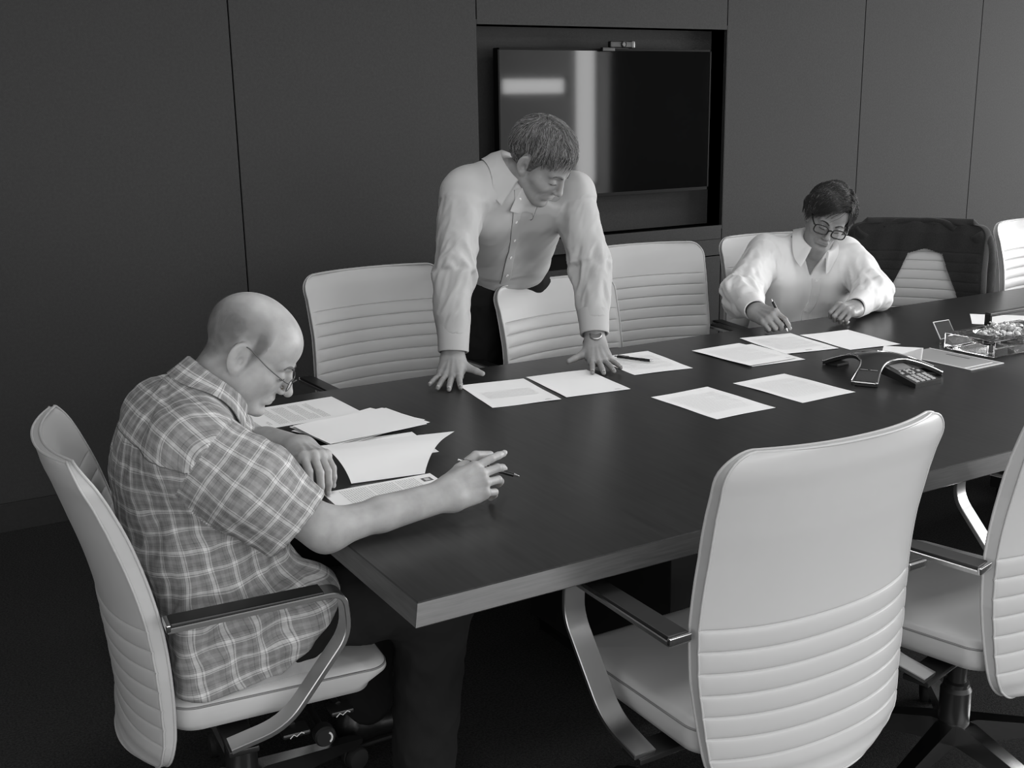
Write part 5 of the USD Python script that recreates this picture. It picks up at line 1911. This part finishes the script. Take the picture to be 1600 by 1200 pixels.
    obj('case', moved(lathe([(.019, 0), (.0205, .003), (.0205, .009), (.0185, .011), (.0165, .0095), (0, .0095)], 32), w + fx[:, 2] * .0265, R), 'satin_metal', wt, smooth=35)
    obj('dial', moved(lathe([(.0165, .0), (.0165, .0006), (0, .0006)], 32), w + fx[:, 2] * .0362, R), 'watch_face', wt)
    # short wavy hair
    tbl = [(0, .074), (25, .072), (45, .052), (58, .026), (68, -.012), (76, -.018), (84, .036), (100, .030), (114, -.02), (145, -.064), (180, -.074)]
    def off(L, mm):
        base = np.interp(mm, [0, .03, .07], [.003, .008, .016])
        wv = meshkit.fbm(np.column_stack([L[:, 0] * 60, L[:, 1] * 34, L[:, 2] * 50]), 3, 4)
        return base * (.75 + .55 * wv) + .0035 * (1 - np.abs(2 * wv - 1) * 3) * np.clip(mm / .03, 0, 1)
    hm = hair_shell(H, o, tbl, off)
    hr = obj('hair', hm, 'hair_grey', t, smooth=True)
    flow = lambda p: np.column_stack([p[:, 0] * 7 + .35 * np.sin(p[:, 1] * 90), .75 + 0 * p[:, 0] - np.clip(-p[:, 1] - .05, 0, 1) * 22 + .35 * np.sin(p[:, 0] * 110), -.5 - np.abs(p[:, 0]) * 12])
    lft = lambda p, q: np.interp(hair_region(p, tbl), [-.02, .0, .03, .07], [.001, .004, .011, .0195]) + .004 * q
    def clear_ear(L):
        an = np.degrees(np.arctan2(np.abs(L[:, 0]), L[:, 1] + .014))
        return L[~((an > 58) & (an < 116) & (L[:, 2] < .052))]
    for nm, cnt, sd_, mt in (('hair_strand', 2600, 1, 'hair_grey_strand'), ('hair_strand', 1300, 2, 'hair_pale_strand'), ('hair_strand', 1500, 3, 'hair_dark_strand')):
        st = strands_on(H, o, clear_ear(pick(H, hm, tbl, cnt, sd_, .002)), flow, lambda r: .013 + .026 * np.clip((r[:, 2] - .03) / .05, 0, 1), lft, 6, .25, sd_)
        curves(nm, st, np.linspace(.0011, .0005, 6)[None], mt, hr)
    ORG = None
    return t


# ---- the man in the white shirt, seated on the far side
def build_white_shirt_man():
    global ORG
    ORG = np.array([2.69, 1.86, 0])
    t = thing('person', 'dark-haired man in black glasses and white shirt, seated and writing', 'person', ORG)
    o = dict(jaw=.94, nose=1.02)
    H = head_frame((2.700, 1.690, 1.108), 8, 24, 20, 1.0)
    f = nrm(np.array([-.45, -.89, 0])); r = np.array([f[1], -f[0], 0])        # his front and his right
    B = Placed((2.690, 1.80, 0), np.stack([r, f, [0, 0, 1.0]], 1))
    neck = np.array([2.685, 1.740, .985])

    def torso(P):
        L = B.l(P)
        d = rc(L, (-.085, -.05, .575), (.085, -.05, .575), .125, .125)
        for sx in (-1, 1):
            d = smin(d, rc(L, (sx * .085, -.04, .66), (sx * .095, .0, .85), .112, .112), .05)
        d = smin(d, rc(L, (-.150, -.005, .950), (.150, -.005, .950), .064, .064), .07)
        nl_ = B.l(neck[None])[0]
        d = smin(d, rc(L, (0, -.0, .965), nl_, .09, .066), .05)
        for sx in (-1, 1):
            d = smin(d, rc(L, (sx * .13, -.01, .955), nl_ + [0, -.015, -.01], .056, .050), .05)
        return d
    sR = [B.w((.168, -.005, .945)), np.array([2.245, 1.690, .835]), np.array([2.148, 1.512, .806])]
    sL = [B.w((-.168, -.005, .945)), np.array([2.790, 1.500, .822]), np.array([2.590, 1.405, .798])]
    handR = Hand((2.133, 1.480, .814), (-.10, -.97, -.08), (-.55, .02, .80), 1,
                 [(38, 46, 18), (54, 74, 36), (58, 80, 40), (58, 78, 40)], (4, 0, -2, -6),
                 thumb=[(.022, .026, -.012), (.058, .040, -.036), (.086, .030, -.052), (.104, .016, -.060)], s=.98)
    handL = Hand((2.560, 1.392, .793), (-.90, -.30, .12), (-.18, -.42, .88), -1,
                 [(48, 84, 44), (52, 88, 46), (54, 88, 46), (54, 86, 46)], (4, 0, -2, -5),
                 thumb=[(.022, .026, -.012), (.054, .042, -.030), (.082, .040, -.044), (.102, .030, -.050)], s=.98)
    aR = arm_mesh([sR[0], sR[1], handR.F.w((0, 0, 0))], [.046, .038, .024], handR)
    aL = arm_mesh([sL[0], sL[1], handL.F.w((0, 0, 0))], [.046, .038, .024], handL)
    hips = [B.w((.09, -.06, .57)), B.w((-.09, -.06, .57))]; knees = [np.array((2.42, 1.43, .56)), np.array((2.62, 1.38, .56))]; feet = [np.array((2.42, 1.45, .10)), np.array((2.64, 1.42, .10))]
    cm = sdf_mesh(lambda P: np.minimum(torso(P) + .009, np.minimum(limb(P, [hips[0], knees[0], feet[0]], [.08, .055, .04]), limb(P, [hips[1], knees[1], feet[1]], [.08, .055, .04]))), (2.2, 1.25, .02), (3.1, 2.15, 1.1), .008)
    body = union([neck_and_head(H, o, neck, .052, .062), aR, aL, taubin(cm, 2)])
    b = obj('body', body, 'skin_mid', t, smooth=True)
    obj('fingernails', cat([nail_mesh(handR), nail_mesh(handL)]), 'nail', b, smooth=True)
    brows(b, H, 'brow_dark', o)
    ax = nrm(H.o - neck)

    def cut(d, P):
        L = B.l(P)
        d = smax(d, -(L[:, 2] - .50), .01)
        d = smax(d, (P - (neck + ax * .018)) @ ax, .006)
        # the open collar: a slim V down the chest
        v = np.maximum(np.abs(L[:, 0] + .004) - np.clip((L[:, 2] - .868) * .42, -.05, .08), -(L[:, 1] - .02))
        return smax(d, -v, .004)

    def folds(V):
        L = B.l(V)
        f1 = crease(np.column_stack([L[:, 0] * 1.8 + L[:, 2] * .5, L[:, 1] * .6, L[:, 2] * 1.0]), 3.0, 3)
        f2 = crease(np.column_stack([L[:, 0] * 1.0, L[:, 1] * .6, L[:, 2] * 2.4 + np.abs(L[:, 0]) * 1.2]), 2.8, 14)
        edge = np.clip((np.abs(L[:, 0]) - .035) / .04, 0, 1)
        return (.008 * f1 + .007 * f2 * np.clip((.80 - L[:, 2]) / .15, 0, 1)) * edge
    for hd, sl in ((handR, sR), (handL, sL)):
        sl[2] = hd.F.o - nrm(hd.F.o - sl[1]) * .052
    parts, m = shirt_parts(torso, [(sR, [.080, .072, .046]), (sL, [.080, .072, .046])], cut, (2.05, 1.25, .44), (3.1, 2.2, 1.12), .0048, .05, False, .0085, 22., (31, 37), folds, .035)
    sh = obj('shirt', parts[0][0], 'shirt_white', t, smooth=True)
    for sm, _ in parts[1:]:
        obj('sleeve', sm, 'shirt_white', sh, smooth=True)
    for hd, sl in ((handR, sR), (handL, sL)):
        w = hd.F.w((0, 0, 0)); d = nrm(w - sl[1])
        obj('cuff', cuff_mesh(w - d * .092, w - d * .008, .051, .041), 'shirt_white', sh, smooth=40)
    cm_, _ = collar_mesh(neck + ax * .008, ax, f, .066, .088, .034, .004, .046, .084, .55, spread=.034, over=torso)
    obj('collar', cm_, 'shirt_white', sh, smooth=True)
    shirt_front(sh, m, [B.w((-.004, .13, .866)), B.w((-.003, .125, .79)), B.w((0, .10, .70)), B.w((0, .08, .60))], None, n=4, strip='shirt_white')
    tr = trousers_mesh(hips, knees, feet, (.088, .070, .062), seat=(.4715, B.w((0, .16, 0)), f), seed=14)
    obj('trousers', tr, 'trousers', t, smooth=True)
    for q in feet:
        shoe(t, q, (f[0], f[1]))
    # longer dark hair, parted on his left and swept across the brow
    tbl = [(0, .086), (25, .080), (42, .060), (54, .034), (64, .002), (76, -.006), (86, .030), (98, .026), (110, -.020), (145, -.075), (180, -.088)]

    def off(L, mm):
        base = np.interp(mm, [0, .02, .07], [.004, .009, .015]) + .005 * np.clip((L[:, 2] - .02) * 14, 0, 1) * np.clip(.5 + L[:, 0] * 8, 0, 1)
        wv = meshkit.fbm(np.column_stack([L[:, 0] * 22 + L[:, 2] * 10, L[:, 1] * 48, L[:, 2] * 40]), 3, 9)
        return base * (.8 + .4 * wv) + .004 * (1 - np.abs(2 * wv - 1) * 3) * np.clip(mm / .03, 0, 1)
    hm = hair_shell(H, o, tbl, off)
    hr = obj('hair', hm, 'hair_dark', t, smooth=True)
    # away from the part (his left) across the top, down at the sides and back
    flow = lambda p: np.column_stack([np.where(p[:, 0] > -.03, .9, -.9), .35 - np.clip(-p[:, 1], 0, 1) * 9 + 0 * p[:, 0], -.35 - np.abs(p[:, 0]) * 14])
    lft = lambda p, q: np.interp(hair_region(p, tbl), [-.04, .0, .03, .07], [.010, .013, .021, .027]) * (1 - .12 * q) + .0025 * np.sin(p[:, 0] * 90 + p[:, 1] * 70)
    for nm, cnt, sd_, mt, ln in (('hair_strand', 5200, 1, 'hair_dark_strand', .080), ('hair_strand', 320, 2, 'hair_grey_strand', .07)):
        st = strands_on(H, o, pick(H, hm, tbl, cnt, sd_, .004), flow, lambda rr: ln * np.interp(rr[:, 2], [0, .06, .10], [.35, .7, 1.0]), lft, 9, .16, sd_)
        curves(nm, st, np.linspace(.0016, .0007, 9)[None], mt, hr)
    # the lock that falls over his right brow
    st = []
    rng = np.random.default_rng(6)
    for k in range(240):
        a = np.array([-.026 + rng.uniform(-.02, .03), .066 + rng.uniform(-.02, .012), .112 + rng.uniform(-.012, .010)])
        e = np.array([.070 + rng.uniform(-.010, .010), .068 + rng.uniform(-.03, .015), .046 + rng.uniform(-.02, .022)])
        mid = (a + e) / 2 + np.array([.006, .028, .020]) + rng.normal(0, .005, 3)
        s_ = np.linspace(0, 1, 9)[:, None]
        st.append((1 - s_) ** 2 * a + 2 * s_ * (1 - s_) * mid + s_ ** 2 * e)
    st = np.array(st)
    curves('hair_strand', H.w(st.reshape(-1, 3)).reshape(st.shape), np.linspace(.0017, .0007, 9)[None], 'hair_dark_strand', hr)
    glasses(t, H, .1090, -.005, .057, .036, .0026, .018, 'pen_black', tilt=.10, label='black rectangular eyeglasses')
    ORG = None
    tip = (handR.tips['thumb'] + handR.tips['index']) / 2 + np.array([-.004, -.016, -.0125])
    top = handR.F.w((.070, .046, .024))
    tip[2] = max(tip[2], TZ + .006)
    p = oriented('pen', 'slim dark pen held upright by the man in the white shirt', 'pen', tip + nrm(top - tip) * .124, tip, (0, -1, 0))
    pen_parts(p, .124)
    return t


build_room()
build_tv()
build_table()
build_chairs()
build_papers()
build_phone()
build_dish()
build_pens()
build_jacket()
build_bald_man()
build_standing_man()
build_white_shirt_man()
